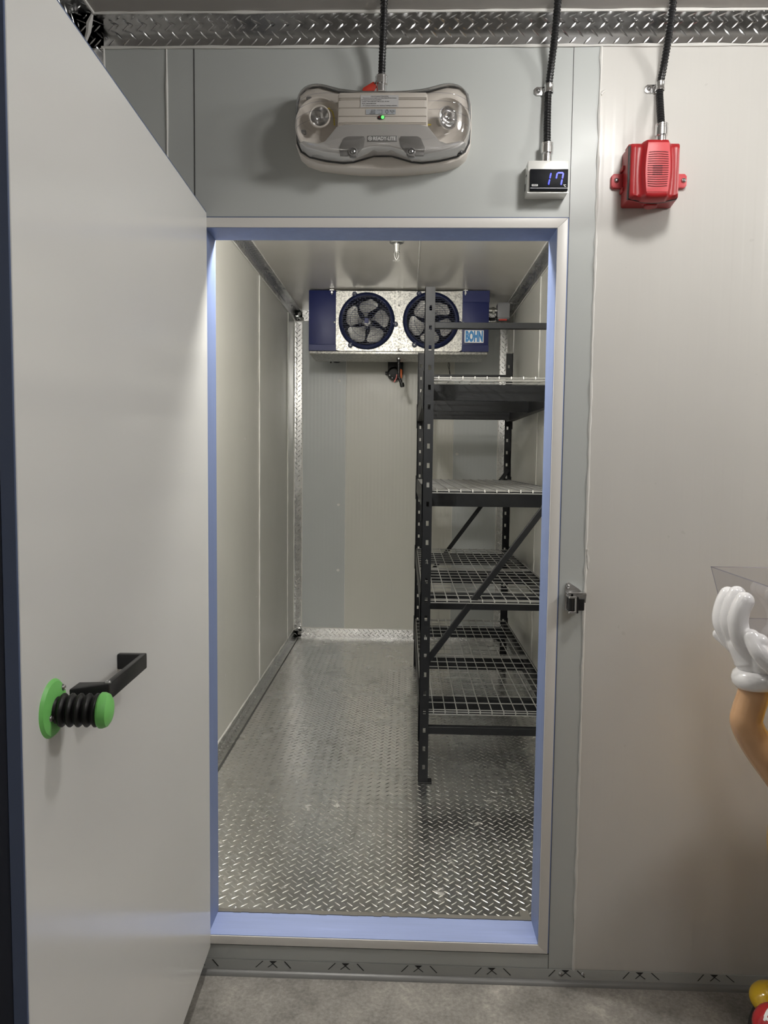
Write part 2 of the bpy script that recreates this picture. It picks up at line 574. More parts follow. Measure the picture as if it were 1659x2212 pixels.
# white frame of the doorway and its blue lining
mb = MB()
y0, y1 = -0.006, 0.002
for poly in ([(FX0, FZ0), (FX1, FZ0), (OX1, OZ0), (OX0, OZ0)], [(FX1, FZ0), (FX1, FZ1), (OX1, OZ1), (OX1, OZ0)],
             [(FX1, FZ1), (FX0, FZ1), (OX0, OZ1), (OX1, OZ1)], [(FX0, FZ1), (FX0, FZ0), (OX0, OZ0), (OX0, OZ1)]):
    mb.prism(poly, y0, y1, 'frame_white', 0.0012)
e = 0.003
mb.box(FX1, FX1 + e, -0.003, 0.001, FZ0, FZ1, 'blue_upright')
mb.box(FX0, FX1 + e, -0.003, 0.001, FZ1, FZ1 + e, 'edge_blue_shaded')
mb.box(FX0, FX1 + e, -0.004, 0.001, FZ0 - 0.0025, FZ0, 'seam_dark')
struct(mb, 'trim_1', 'white frame strip around the doorway')
mb = MB()
t = 0.004
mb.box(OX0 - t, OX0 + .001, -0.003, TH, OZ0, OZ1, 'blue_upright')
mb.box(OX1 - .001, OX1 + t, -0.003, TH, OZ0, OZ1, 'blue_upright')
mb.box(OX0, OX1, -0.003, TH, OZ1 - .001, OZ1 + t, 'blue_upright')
mb.box(OX0, OX1, -0.003, TH, OZ0 - t, OZ0 + 0.002, 'blue_sill_lit')
# grey sealant line between sill and tread plate
pts = []
k = 40
for i in range(k):
    x0 = OX0 + (OX1 - OX0) * i / k; x1 = OX0 + (OX1 - OX0) * (i + 1) / k
    mb.box(x0, x1, TH - 0.006 - random.uniform(0, .003), TH + 0.010, OZ0 + .001, OZ0 + 0.0045, 'sealant_grey')
mb.box(OX1 - 0.030, OX1 - 0.002, TH + 0.004, TH + 0.045, OZ0 + .001, OZ0 + .0028, 'sealant_grey')
struct(mb, 'trim_2', 'blue plastic lining of the doorway')


# tread plate cove angles
def angle_trim(name, runs, m, label):
    mb = MB()
    for O, U, V, NN, ul, vl, off in runs:
        O2 = Vector(O) + Vector(NN) * 0.002
        lens_plate(mb, O2, U, V, NN, ul, vl, m, off=off)
        # thin lip on the free edge
        A = O2 + Vector(V) * vl; B = A + Vector(U) * ul
        n2 = Vector(NN) * 0.002
        mb.quad(A, B, B - n2, A - n2, m)
    return struct(mb, name, label, recalc=False, smooth=50)


X_, Y_, Z_ = Vector((1, 0, 0)), Vector((0, 1, 0)), Vector((0, 0, 1))
lg = 0.062
angle_trim('trim_3', [((XL, 0, ZC), X_, -Z_, -Y_, XR - XL, lg, (0.01, .010)), ((XL, 0, ZC), X_, -Y_, -Z_, XR - XL, 0.057, (0.02, .012))], 'tread_trim',
           'tread plate angle where the front wall meets the ceiling')
angle_trim('trim_4', [((XL, 0, ZC), -Y_, -Z_, X_, 1.6, 0.055, (0.01, .012)), ((XL, 0, ZC), -Y_, X_, -Z_, 1.6, lg, (0.02, .012))], 'tread_trim',
           'tread plate angle where the left wall meets the ceiling')
angle_trim('trim_5', [((XL, 0, 0), Z_, X_, -Y_, ZC, 0.066, (0.01, .014)), ((XL, 0, 0), Z_, -Y_, X_, ZC, lg, (0.02, .012))], 'tread_trim',
           'upright tread plate angle in the left corner')
il = 0.062
Dp = IY1 - TH
angle_trim('trim_6', [((IX0, TH, IZ1), Y_, -Z_, X_, Dp, .075, (0.01, .012)), ((IX0, TH, IZ1), Y_, X_, -Z_, Dp, .05, (0.02, .012))], 'tread_trim_dull', 'tread plate angle along the left of the freezer ceiling')
angle_trim('trim_7', [((IX1, TH, IZ1), Y_, -Z_, -X_, Dp, .075, (0.01, .012)), ((IX1, TH, IZ1), Y_, -X_, -Z_, Dp, .05, (0.02, .012))], 'tread_trim_dull', 'tread plate angle along the right of the freezer ceiling')
angle_trim('trim_8', [((IX0, IY1, IZ1), X_, -Z_, -Y_, IX1 - IX0, .075, (0.01, .012)), ((IX0, IY1, IZ1), X_, -Y_, -Z_, IX1 - IX0, .05, (0.02, .012))], 'tread_trim_dull', 'tread plate angle across the back of the freezer ceiling')
angle_trim('trim_9', [((IX0, IY1, IZ0), Z_, X_, -Y_, IZ1 - IZ0, 0.055, (0.01, .012)), ((IX0, IY1, IZ0), Z_, -Y_, X_, IZ1 - IZ0, il, (0.02, .012))], 'tread_trim_dull', 'upright tread plate angle in the back left corner')
angle_trim('trim_10', [((IX1, IY1, IZ0), Z_, -X_, -Y_, IZ1 - IZ0, 0.055, (0.01, .012)), ((IX1, IY1, IZ0), Z_, -Y_, -X_, IZ1 - IZ0, il, (0.02, .012))], 'tread_trim_dull', 'upright tread plate angle in the back right corner')
angle_trim('baseboard_inner_left', [((IX0, TH, IZ0), Y_, Z_, X_, Dp, .065, (0.01, .012)), ((IX0, TH, IZ0), Y_, X_, Z_, Dp, .038, (0.02, .012))], 'tread_trim_dull', 'tread plate base angle along the left freezer wall')
angle_trim('baseboard_inner_back', [((IX0, IY1, IZ0), X_, Z_, -Y_, IX1 - IX0, .065, (0.01, .012)), ((IX0, IY1, IZ0), X_, -Y_, Z_, IX1 - IX0, .05, (0.02, .012))], 'tread_trim_dull', 'tread plate base angle along the back freezer wall')
angle_trim('baseboard_inner_right', [((IX1, TH, IZ0), Y_, Z_, -X_, Dp, .065, (0.01, .012)), ((IX1, TH, IZ0), Y_, -X_, Z_, Dp, .038, (0.02, .012))], 'tread_trim_dull', 'tread plate base angle along the right freezer wall')

# caulk beads and seams, outer wall
mb = MB()
bead(mb, (XL + .06, -.003, 2.626), (XR, -.003, 2.626), 0.0035)
bead(mb, (XL + .06, -.058, ZC - .003), (XR, -.056, ZC - .003), 0.0035)
bead(mb, (XL + 0.003, -.06, 2.631), (XL + .003, -1.6, 2.631), 0.0035)
bead(mb, (XL + 0.063, -.06, ZC - .003), (XL + .063, -1.6, ZC - .003), 0.0035)
bead(mb, (-.8385, -.003, 0.03), (-.8385, -.003, 2.626), 0.003)
bead(mb, (XL + .003, -.063, 0.03), (XL + .003, -.063, 2.63), 0.003)
bead(mb, (XL + .004, -.004, 2.60), (XL + .06, -.06, 2.68), 0.006, wob=.7, step=.02)
bead(mb, (XL + .03, -.004, 2.622), (XL + .066, -.004, 2.55), 0.005, wob=.8, step=.02)
bead(mb, (-.667, -.001, 0.03), (-.667, -.001, 2.626), 0.0028)
bead(mb, (0.5094, -.001, 0.03), (0.5094, -.001, 2.626), 0.0036, wob=.5, step=.03)
bead(mb, (0.513, -.001, 2.50), (0.524, -.001, 2.512), 0.004, wob=.8, step=.01)
bead(mb, (0.512, -.001, 1.27), (0.517, -.001, 1.215), 0.0035, wob=.8, step=.01)
struct(mb, 'trim_11', 'white caulk beads on the outer wall seams')
mb = MB()
mb.box(-.5925, -.5905, -.0012, .001, FZ1, 2.626, 'seam_dark')
mb.box(FX1 + .0035, FX1 + .0047, -.0012, .001, .03, 2.626, 'seam_dark')
struct(mb, 'trim_12', 'thin dark panel joints beside the frame')

# caulk, inner room
mb = MB()
r = .0042
bead(mb, (IX0 + .004, TH, 2.586), (IX0 + .004, IY1, 2.586), r)
bead(mb, (IX0 + .05, TH, IZ1 - .003), (IX0 + .05, IY1, IZ1 - .003), .0035)
bead(mb, (IX1 - .004, TH, 2.586), (IX1 - .004, IY1, 2.586), r)
bead(mb, (IX1 - .05, TH, IZ1 - .003), (IX1 - .05, IY1, IZ1 - .003), .0035)
bead(mb, (IX0 + .004, TH, IZ0 + .067), (IX0 + .004, IY1, IZ0 + .067), .0045)
bead(mb, (IX1 - .004, TH, IZ0 + .067), (IX1 - .004, IY1, IZ0 + .067), .0045)
bead(mb, (IX0, IY1 - .003, IZ0 + .067), (IX1, IY1 - .003, IZ0 + .067), r)
bead(mb, (IX0, IY1 - .003, 2.586), (IX1, IY1 - .003, 2.586), r)
for x in (IX0 + .057, IX1 - .057):
    bead(mb, (x, IY1 - .003, .17), (x, IY1 - .003, 2.586), r)
for x in (IX0 + .003, IX1 - .003):
    bead(mb, (x, IY1 - .063, .17), (x, IY1 - .063, 2.586), r)
    bead(mb, (x, 2.28, .172), (x, 2.28, 2.585), .0035)
    bead(mb, (x, 3.33, .172), (x, 3.33, 2.58), .0035)
for x in (-.473, .368):
    bead(mb, (x, IY1 - .001, .172), (x, IY1 - .001, 2.585), .003)
bead(mb, (.06, TH, IZ1 - .001), (.06, IY1, IZ1 - .001), .0035)
for sx_, xe in ((1, IX0), (-1, IX1)):
    for zc, dzz in ((2.60, .045), (.175, -.04)):
        bead(mb, (xe + sx_ * .058, IY1 - .006, zc), (xe + sx_ * .006, IY1 - .062, zc + dzz * .3), .008, 'zinc', .012, .8)
        bead(mb, (xe + sx_ * .008, IY1 - .008, zc), (xe + sx_ * .045, IY1 - .045, zc + dzz), .012, 'zinc', .012, .7)
for y, z, r_ in ((1.12, .93, .006), (1.05, 1.52, .005), (1.9, 1.62, .004), (2.2, .70, .006), (1.45, .45, .005), (1.25, 2.2, .004), (2.31, 1.2, .007), (2.31, .46, .007), (2.26, 2.05, .006), (3.3, 1.1, .006), (.75, 1.42, .007)):
    mb.lathe([(0, .0025), (r_ * .7, .002), (r_, 0)], 'caulk', axis_M((IX0 + .0005, y, z), (1, 0, 0)) @ Matrix.Diagonal((1, random.uniform(1, 2), 1, 1)), 8)
struct(mb, 'trim_13', 'white caulk beads inside the freezer')

# base strip of the outer wall with slanted slits
mb = MB()
prof = [(-.001, .032), (-.004, .0315), (-.013, .018), (-.016, .011), (-.024, .009), (-.030, .004), (-.032, 0.0)]
vs = []; fs = []
for (yy, zz) in prof:
    vs += [(XL, yy, zz), (XR, yy, zz)]
for i in range(3):
    fs.append((2 * i, 2 * i + 1, 2 * i + 3, 2 * i + 2))
mb.add(vs, fs, 'base_strip')
mb.add(vs, [(2 * i, 2 * i + 1, 2 * i + 3, 2 * i + 2) for i in range(3, 6)], 'base_lip')


def slit(xa, ta, xb, tb, w=.0035):
    # t: 0 top .. 1 bottom of the sloped strip
    A = Vector((xa, -.004 - .010 * ta - .0010, .0315 - .015 * ta + .0006)); B = Vector((xb, -.004 - .010 * tb - .0010, .0315 - .015 * tb + .0006))
    mb.quad(A, A + X_ * w, B + X_ * w, B, 'slit_black')


xg = -.833
while xg < 1.3:
    slit(xg, 0.02, xg - .020, .95)
    slit(xg + .020, 0.0, xg + .044, .90); slit(xg + .040, 0.0, xg + .016, .90)
    mb.quad((xg + .021, -.0052, .0322), (xg + .043, -.0052, .0322), (xg + .035, -.0078, .0285), (xg + .029, -.0078, .0285), 'slit_black')
    slit(xg + .064, 0.02, xg + .084, .95)
    xg += .2145
for x in (.47, .535):
    screw(mb, (x, -.0095, .0245), (0, -.75, .66), .0055)
struct(mb, 'baseboard_front', 'grey base strip with slanted black slits')

# ------------------------------------------------------------------ the open door (local frame: x outwards along door, y away from room, z up)
door = thing('door_1', (-0.558, -0.005, 0), 'wide white freezer door standing open at the left', 'door', rz=math.atan2(-.9994, .034))
door['kind'] = 'structure'
# local x = along the door towards the camera, local +y = room side (world +X)
W_D, Z0D, Z1D = 1.092, 0.072, 2.187
mb = MB()
mb.box(0.0, W_D - .003, -0.075, 0.0, Z0D, Z1D, 'door_skin', 0.0015, 1)
mb.build('door_panel', door, local=True)
mb = MB()
mb.box(0.0, W_D, -0.03, -0.0015, Z1D - .001, Z1D + .0035, 'edge_blue_shaded')
mb.box(W_D - .004, W_D, -0.021, -0.0008, Z0D, Z1D, 'edge_blue_shaded', .001, 1)
mb.box(-.004, 0.0, -0.03, -0.0015, Z0D, Z1D, 'edge_blue_shaded')
mb.build('edge_trim', door, local=True)
mb = MB()
mb.box(W_D - .012, W_D - .0005, -.058, -.021, Z0D - .01, Z1D + .01, 'gasket_navy', .004, 2)
mb.box(0, W_D - .002, -.055, -.03, Z1D, Z1D + .012, 'gasket_navy', .004, 2)
mb.box(-.0, W_D + .018, -.16, -.075, Z0D - .015, Z1D + .015, 'gasket_navy', .004, 2)
mb.build('door_gasket', door, local=True)
# pull handle
mb = MB()
hz0, hz1 = 1.116, 1.145
def uprism(poly, z0, z1, m, bev=.002):
    b = bmesh.new()
    lo = [b.verts.new((x, y, z0)) for x, y in poly]; hi = [b.verts.new((x, y, z1)) for x, y in poly]
    n = len(poly); b.faces.new(lo); b.faces.new(list(reversed(hi)))
    for i in range(n):
        j = (i + 1) % n; b.faces.new((lo[j], lo[i], hi[i], hi[j]))
    bmesh.ops.recalc_face_normals(b, faces=b.faces)
    bmesh.ops.bevel(b, geom=list(b.edges), offset=bev, segments=2, affect='EDGES', profile=.5)
    mb.bm(b, m)
uprism([(.716, 0), (.716, .052), (.908, .052), (.938, .0), (.900, 0), (.896, .042), (.7285, .042), (.7285, 0)], hz0, hz1, 'black_plastic')
screw(mb, (.90, .047, hz1), (0, 0, 1), .005)
mb.build('door_handle', door, local=True)
# safety release knob
mb = MB()
kc = (0.998, 1.135)
mb.lathe([(0, .006), (.03, .006), (.040, .0045), (.044, 0)], 'green_plastic', axis_M((kc[0], 0, kc[1]), (0, 1, 0)), 40)
rel = mb.build('release_plate', door, local=True)
for dx, dz in ((-.030, .021), (.016, -.010), (.030, .022)):
    pass
mb = MB()
prof = [(.0, .004), (.021, .004)]
for i in range(5):
    y = .008 + i * .0122
    prof += [(.0190, y), (.0232, y + .0026), (.0252, y + .0048), (.0252, y + .0070), (.0232, y + .0092), (.0190, y + .0118)]
prof += [(0.018, .072), (0, .072)]
mb.lathe(prof, 'black_rubber', axis_M((kc[0] - .004, 0, kc[1] - .004), (-.10, 1, -.03)), 32)
mb.build('rubber_bellows', rel, local=True)
mb = MB()
mb.lathe([(0, .066), (.024, .066), (.0268, .069), (.0268, .074), (.0243, .080), (.017, .0845), (.008, .0865), (0, .087)], 'green_plastic', axis_M((kc[0] - .004, 0, kc[1] - .004), (-.10, 1, -.03)), 36)
mb.build('release_button', rel, local=True)
for du, dz in ((-.026, .024), (.018, -.008 - .001)):
    mb = MB(); screw(mb, (kc[0] + du, .0055, kc[1] + dz), (0, 1, 0), .0055); mb.build('screw', rel, local=True)

# ------------------------------------------------------------------ latch strike on the stile
t = thing('door_strike', (.478, 0, 1.135), 'chrome latch keeper with black roller on the strip right of the doorway', 'latch')
mb = MB()
mb.prism([(.453, 1.095), (.453, 1.165), (.456, 1.173), (.463, 1.175), (.503, 1.150), (.503, 1.100), (.497, 1.095)], -.005, 0, 'chrome', .001)
mb.box(.453, .506, -.034, -.004, 1.147, 1.151, 'chrome', .001, 1)
mb.prism([(.478, 1.128), (.506, 1.122), (.508, 1.148), (.470, 1.148)], -.028, -.024, 'chrome')
mb.build('backplate', t)
mb = MB(); screw(mb, (.461, -.006, 1.164), (0, -1, 0), .0055); mb.build('screw', t)
mb = MB()
mb.box(.456, .474, -.046, -.006, 1.136, 1.142, 'chrome', .001, 1)
mb.box(.456, .474, -.046, -.006, 1.094, 1.100, 'chrome', .001, 1)
mb.box(.473, .477, -.046, -.006, 1.094, 1.142, 'chrome', .001, 1)
mb.build('roller_bracket', t)
mb = MB(); mb.cyl((.464, -.036, 1.100), (.464, -.036, 1.136), .0085, 'black_rubber'); mb.build('roller', t)
mb = MB()
mb.box(.478, .485, -.036, -.005, 1.093, 1.140, 'black_plastic', .001, 1)
mb.box(.485, .503, -.030, -.005, 1.100, 1.134, 'black_plastic', .002, 1)
mb.build('latch_body', t)

# ------------------------------------------------------------------ emergency light
CX = -.072
el = thing('emergency_light', (CX, 0, 2.29), 'twin head emergency light under a clear cover above the doorway', 'emergency light')


def sym(half):
    """mirror a right half outline (bottom centre -> top centre) about CX"""
    return [(CX + s, z) for s, z in half] + [(CX - s, z) for s, z in reversed(half) if s > 1e-6]


tray = sym([(0, 2.2865), (.06, 2.2875), (.12, 2.292), (.17, 2.299), (.205, 2.311), (.224, 2.327), (.233, 2.35), (.235, 2.40), (.233, 2.45), (.226, 2.477), (.205, 2.495), (.17, 2.50), (.12, 2.489), (0, 2.487)])
mb = MB(); mb.prism(tray, -.050, 0, 'beige_plastic', .006); mb.build('back_housing', el)
# dark seal along the rim
rim = sym([(0, 2.3185), (.024, 2.3185), (.05, 2.311), (.078, 2.303), (.105, 2.3005), (.15, 2.3055), (.195, 2.316), (.218, 2.330), (.2285, 2.352), (.2305, 2.40), (.228, 2.45), (.222, 2.476), (.203, 2.493), (.17, 2.4975), (.12, 2.4835), (.06, 2.479), (0, 2.478)])
mb = MB()
pts = [(x, -.053, z) for x, z in rim]; mb.tube(pts + [pts[0]], .0024, 'seam_dark', 6)
mb.build('rim_seal', el)
# central body with horizontal ribs
mb = MB()
mb.prism([(CX - .118, 2.362), (CX + .118, 2.362), (CX + .116, 2.455), (CX + .112, 2.461), (CX - .112, 2.461), (CX - .116, 2.455)], -.102, -.050, 'beige_plastic', .008)
for z in (2.4445, 2.4405, 2.4200, 2.3990, 2.3825, 2.3785):
    mb.box(CX - .113, CX + .113, -.1032, -.101, z - .0009, z + .0009, 'beige_dark')
mb.build('ribbed_body', el)
# silver lower skirt
skirt = sym([(0, 2.3195), (.024, 2.3195), (.05, 2.312), (.078, 2.304), (.105, 2.302), (.15, 2.307), (.195, 2.317), (.216, 2.331), (.205, 2.336), (.165, 2.330), (.148, 2.336), (.135, 2.352), (.118, 2.372), (.095, 2.377), (0, 2.3775)])
mb = MB(); mb.prism(skirt, -.108, -.052, 'silver_band', .004); mb.build('lower_skirt', el)
# screw recesses
for sg, xc in ((-1, -.150), (1, .006)):
    mb = MB()
    poly = [(-.034, .004), (-.022, .030), (-.012, .035), (.030, .035), (.034, .028), (.030, .008), (.016, -.006), (-.012, -.014), (-.030, -.014)]
    poly = [(xc + (p[0] if sg < 0 else -p[0]), 2.311 + p[1]) for p in poly]
    if sg > 0: poly = list(reversed(poly))
    mb.prism(poly, -.1098, -.104, 'recess_grey', .001)
    rc = mb.build('screw_recess', el)
    mb = MB()
    mb.lathe([(.012, -.012), (.012, .004), (.0085, .005), (.0085, .001), (0, .001)], 'recess_grey', axis_M((xc - sg * .003, -.108, 2.307), (0, -1, 0)), 20)
    mb.box(xc - sg * .003 - .010, xc - sg * .003 + .010, -.111, -.100, 2.294, 2.306, 'recess_grey', .002, 1)
    screw(mb, (xc - sg * .003, -.110, 2.307), (0, -1, 0), .007)
    mb.build('clip_screw', el)
mb = MB(); mb.box(.118, .138, -.070, -.056, 2.318, 2.333, 'black_plastic', .003, 2); screw(mb, (.129, -.071, 2.326), (0, -1, 0), .004); mb.build('latch_clip', el)
# lamp bowls and heads
for sg, hx, hz, d in ((-1, -.236, 2.404, (-.05, -1, -.05)), (1, .092, 2.402, (.62, -1, -.12))):
    bx = CX + sg * .166
    mb = MB()
    mb.lathe([(.064, .018), (.060, .018), (.055, .008), (.045, -.004), (.03, -.010), (0, -.012)], 'beige_plastic', axis_M((bx, -.062, 2.388), (0, -1, 0)), 36, 1.0, 1.12)
    bowl = mb.build('lamp_bowl', el)
    p = Vector((hx, -.080, hz)); dv = Vector(d).normalized()
    mb = MB()
    M = axis_M(p, dv)
    mb.lathe([(0, -.030), (.010, -.030), (.012, -.018), (.020, -.004), (.0265, .006), (.0285, .008), (.0285, .013), (.026, .014), (.0235, .012)], 'zinc' if sg > 0 else 'beige_plastic', M, 32)
    hd = mb.build('lamp_head', el)
    mb = MB(); mb.lathe([(.024, .011), (.018, .002), (.010, -.006), (.006, -.008), (0, -.008)], 'chrome', M, 28)
    mb.build('reflector', hd)
    mb = MB(); mb.lathe([(.0242, .0122), (.020, .0132), (.016, .0128), (.015, .0136), (.008, .0134), (.007, .014), (0, .0142)], 'clear_cover', M, 28)
    mb.build('lens', hd)
    mb = MB()
    q = p + Vector((.028, .008, .010)) if sg < 0 else p + Vector((-.052, .004, -.004))
    if sg < 0:
        wp = [p + Vector((.012, .006, .024)), p + Vector((.022, .004, .027)), p + Vector((.031, .006, .020)), p + Vector((.035, .010, .006)), p + Vector((.036, .014, -.012))]
    else:
        wp = [p + Vector((-.056, .006, .008)), p + Vector((-.052, .002, -.010)), p + Vector((-.046, .002, -.014)), p + Vector((-.038, .006, -.012))]
    mb.tube(wp, .0022, 'wire_yellow', 8)
    mb.build('lamp_wire', hd)
# small molded tabs seen through the cover
for x, z in ((-.268, 2.462), (-.283, 2.377)):
    mb = MB(); mb.box(x - .007, x + .007, -.066, -.050, z - .005, z + .005, 'recess_grey', .002, 1); mb.build('cover_clip', el)
# stickers, indicator and badge
mb = MB()
yl = -.1036
mb.quad((-.129, yl, 2.421), (-.031, yl, 2.421), (-.031, yl, 2.451), (-.129, yl, 2.451), 'sticker')
for i, (txt, z, w, x) in enumerate((('CAUTION/ATTENTION', 2.4475, .045, -.080), ('Disconnect power before servicing. Read all instructions', 2.4435, .086, -.080), ('For Replacement Use this Lamp Below', 2.4392, .052, -.101), ('Lampe TAB # 580.0097, MR16 LED, 4V-4W', 2.4347, .070, -.090), ('RUA TAB # 580.0028', 2.4297, .036, -.107), ('For Technical Assistance only, Assistance Technique seulement', 2.4250, .088, -.079))):
    text_front(mb, txt, x, yl - .0003, z, .0036, 'ink', 0.00006, fit=w)
mb.build('caution_sticker', el)
mb = MB()
mb.quad((-.115, yl, 2.403), (-.038, yl, 2.403), (-.038, yl, 2.416), (-.115, yl, 2.416), 'sticker_blue')
text_front(mb, 'AC ON', -.096, yl - .0003, 2.4132, .0034, 'ink', .00006)
text_front(mb, 'SERVICE', -.097, yl - .0003, 2.4090, .0034, 'ink', .00006)
text_front(mb, 'REQUIRED', -.098, yl - .0003, 2.4053, .0034, 'ink', .00006)
text_front(mb, 'Magnetic', -.047, yl - .0003, 2.4112, .0034, 'ink', .00006)
text_front(mb, 'Test', -.047, yl - .0003, 2.4070, .0034, 'ink', .00006)
mb.box(-.086, -.073, yl - .0004, yl, 2.4136, 2.4141, 'ink'); mb.box(-.0735, -.073, yl - .0004, yl, 2.4045, 2.4141, 'ink')
mb.box(-.084, -.073, yl - .0004, yl, 2.4045, 2.405, 'ink')
mb.tube([(-.0605 + .0028 * math.cos(a), yl - .0004, 2.4095 + .0048 * math.sin(a)) for a in [i * PI / 8 for i in range(17)]], .0005, 'ink', 5)
mb.build('test_sticker', el)
mb = MB()
mb.prism([(-.0755 + .0095 * math.copysign(1, math.cos(a)) * min(1, abs(math.cos(a)) * .9 + .1) * 1.0, 2.3955 + .0052 * math.sin(a)) for a in [i * PI / 12 + .001 for i in range(24)]], -.1042, -.101, 'dark_void')
ind = mb.build('indicator_window', el)
mb = MB(); mb.lathe([(.0042, 0), (.0034, .002), (0, .003)], 'led_green', axis_M((-.0715, -.1042, 2.3955), (0, -1, 0)), 16); mb.build('green_led', ind)
mb = MB(); mb.lathe([(.003, 0), (.0024, .0015), (0, .002)], 'led_red', axis_M((-.0805, -.1042, 2.3955), (0, -1, 0)), 16); mb.build('red_led', ind)
mb = MB()
yb = -.1095
mb.box(-.111, -.033, yb, -.106, 2.3325, 2.3475, 'badge_grey', .0015, 2)
text_front(mb, 'READY-LITE', -.0665, yb - .0005, 2.3395, .0125, 'print_white', .0003, fit=.058)
mb.tube([(-.1035 + .0045 * math.cos(a), yb - .0004, 2.340 + .0045 * math.sin(a)) for a in [i * PI / 10 for i in range(21)]], .0007, 'print_white', 5)
text_front(mb, 'N', -.1035, yb - .0005, 2.340, .0075, 'print_white', .0002)
mb.build('name_badge', el)
# clear cover: stacked outlines
def lerp_outline(base, inset, y, cx=CX, cz=2.395):
    f = min(1.0, max(0.0, (-y - .054) / .066))
    return [(cx + (x - cx) * (1 - inset), y, cz + (z - cz) * (1 - inset * 1.3) * (1 - (.22 if z > cz else .02) * f)) for x, z in base]
def cover_y(x):
    # lamp lobes stand out further than the middle
    s = abs(x - CX)
    return 0.0
rings = [(0.0, -.054), (0.0, -.066), (.012, -.092), (.03, -.108), (.06, -.119), (.12, -.1245), (.25, -.1265), (.5, -.127)]
vs = []; fs = []
nn = len(rim)
# resample outline for smoothness
def resample(poly, n):
    P = [Vector((x, z)) for x, z in poly]; P.append(P[0])
    d = [0]
    for a, b in zip(P, P[1:]): d.append(d[-1] + (b - a).length)
    out = []
    k = 0
    for i in range(n):
        s = d[-1] * i / n
        while d[k + 1] < s: k += 1
        f = (s - d[k]) / max(1e-9, d[k + 1] - d[k]); p = P[k].lerp(P[k + 1], f); out.append(p)
    for _ in range(2):
        out = [(out[i - 1] + out[i] * 2 + out[(i + 1) % n]) / 4 for i in range(n)]
    return [(p.x, p.y) for p in out]
ro = resample(rim, 96)
for ins, y in rings:
    for (x, yy, z) in lerp_outline(ro, ins, y):
        s = abs(x - CX)
        lob = math.exp(-((s - .166) / .07) ** 2)
        bulge = (lob * .012 - .004) * min(1, max(0, (-y - .054) / .05))
        vs.append((x, y - bulge, z))
n = 96
for i in range(len(rings) - 1):
    for k in range(n):
        k2 = (k + 1) % n
        fs.append((i * n + k, i * n + k2, (i + 1) * n + k2, (i + 1) * n + k))
fs.append(tuple(range((len(rings) - 1) * n, len(rings) * n)))
mb = MB(); mb.add(vs, fs, 'clear_cover'); mb.build('clear_cover', el, smooth=60)
for sg in (-1, 1):
    mb = MB()
    for z in (2.448, 2.428, 2.407, 2.386):
        mb.tube(spline([(CX + sg * .118, -.121, z), (CX + sg * .150, -.134, z - .006), (CX + sg * .185, -.132, z - .010), (CX + sg * .218, -.105, z - .012), (CX + sg * .2285, -.078, z - .012)], 6), .0005, 'clear_edge', 5)
    mb.build('lens_ribs', el)


# ------------------------------------------------------------------ conduits
def ribbed(mb, pts, r=.0098, pitch=.0075):
    S = spline(pts, 40)
    d = [0.0]
    for a, b in zip(S, S[1:]): d.append(d[-1] + (b - a).length)
    tot = d[-1]; out = []; rr = []; s = 0; k = 0
    while s < tot:
        while k < len(d) - 2 and d[k + 1] < s: k += 1
        f = (s - d[k]) / max(1e-9, d[k + 1] - d[k])
        out.append(S[k].lerp(S[k + 1], min(1, f)))
        ph = (s % pitch) / pitch
        rr.append(r if ph < .55 else r * .84)
        s += pitch / 5
    mb.tube(out, rr, 'black_plastic', 14)


def conduit(label, pts, conn_top, conn_bot, name='conduit'):
    t = thing(name, conn_bot, label, 'conduit', 'black conduits dropping from the ceiling')
    mb = MB(); ribbed(mb, pts); mb.build('ribbed_tube', t)
    x, y, z0 = conn_bot; h = conn_top - z0
    mb = MB()
    M = Matrix.Translation((x, y, z0))
    mb.lathe([(0, 0), (.0135, 0), (.0135, h * .42), (.0125, h * .44), (.0125, h * .5), (.0165, h * .5), (.0165, h * .82), (.0155, h * .84), (.0155, h * .93), (.0165, h * .94), (.0165, h), (.009, h), (0, h)], 'chrome', M, 12)
    mb.build('end_fitting', t)
    return t


conduit('straight black ribbed conduit feeding the emergency light', [(-.071, -.10, ZC), (-.073, -.075, 2.64), (-.076, -.050, 2.58), (-.078, -.042, 2.52)], 2.528, (-.078, -.042, 2.487))
conduit('black ribbed conduit with a chrome end entering the blue digit display', [(.372, -.098, ZC), (.374, -.060, 2.63), (.372, -.026, 2.56), (.368, -.015, 2.50), (.367, -.018, 2.43), (.367, -.025, 2.35)], 2.362, (.367, -.025, 2.309))
conduit('black ribbed conduit with a chrome end entering the red alarm horn', [(.664, -.095, ZC), (.668, -.062, 2.63), (.668, -.026, 2.56), (.663, -.016, 2.51), (.662, -.026, 2.46), (.662, -.045, 2.39)], 2.402, (.662, -.045, 2.344))
for x, z, lab in ((.3695, 2.508, 'silver strap clamp on the conduit above the blue digit display'), (.664, 2.513, 'silver strap clamp on the conduit above the red alarm horn')):
    t = thing('pipe_clamp', (x, 0, z), lab, 'clamp', 'strap clamps on the wall')
    mb = MB()
    mb.lathe([(.0104, -.011), (.0125, -.011), (.0125, -.006), (.0118, -.004), (.0118, .004), (.0125, .006), (.0125, .011), (.0104, .011)], 'chrome', Matrix.Translation((x, -.0155, z)), 24)
    mb.prism([(x - .008, z - .011), (x - .030, z - .011), (x - .037, z - .006), (x - .037, z + .006), (x - .030, z + .011), (x - .008, z + .011)], -.004, -.0005, 'chrome', .0008)
    mb.build('strap', t)
    mb = MB(); screw(mb, (x - .026, -.005, z), (0, -1, 0), .006); mb.build('screw', t)
mb = MB()
mb.prism([(-.129, 2.492), (-.124, 2.4885), (-.097, 2.4905), (-.091, 2.500), (-.094, 2.512), (-.100, 2.513), (-.126, 2.498)], -.046, -.043, 'tag_red', .0006)
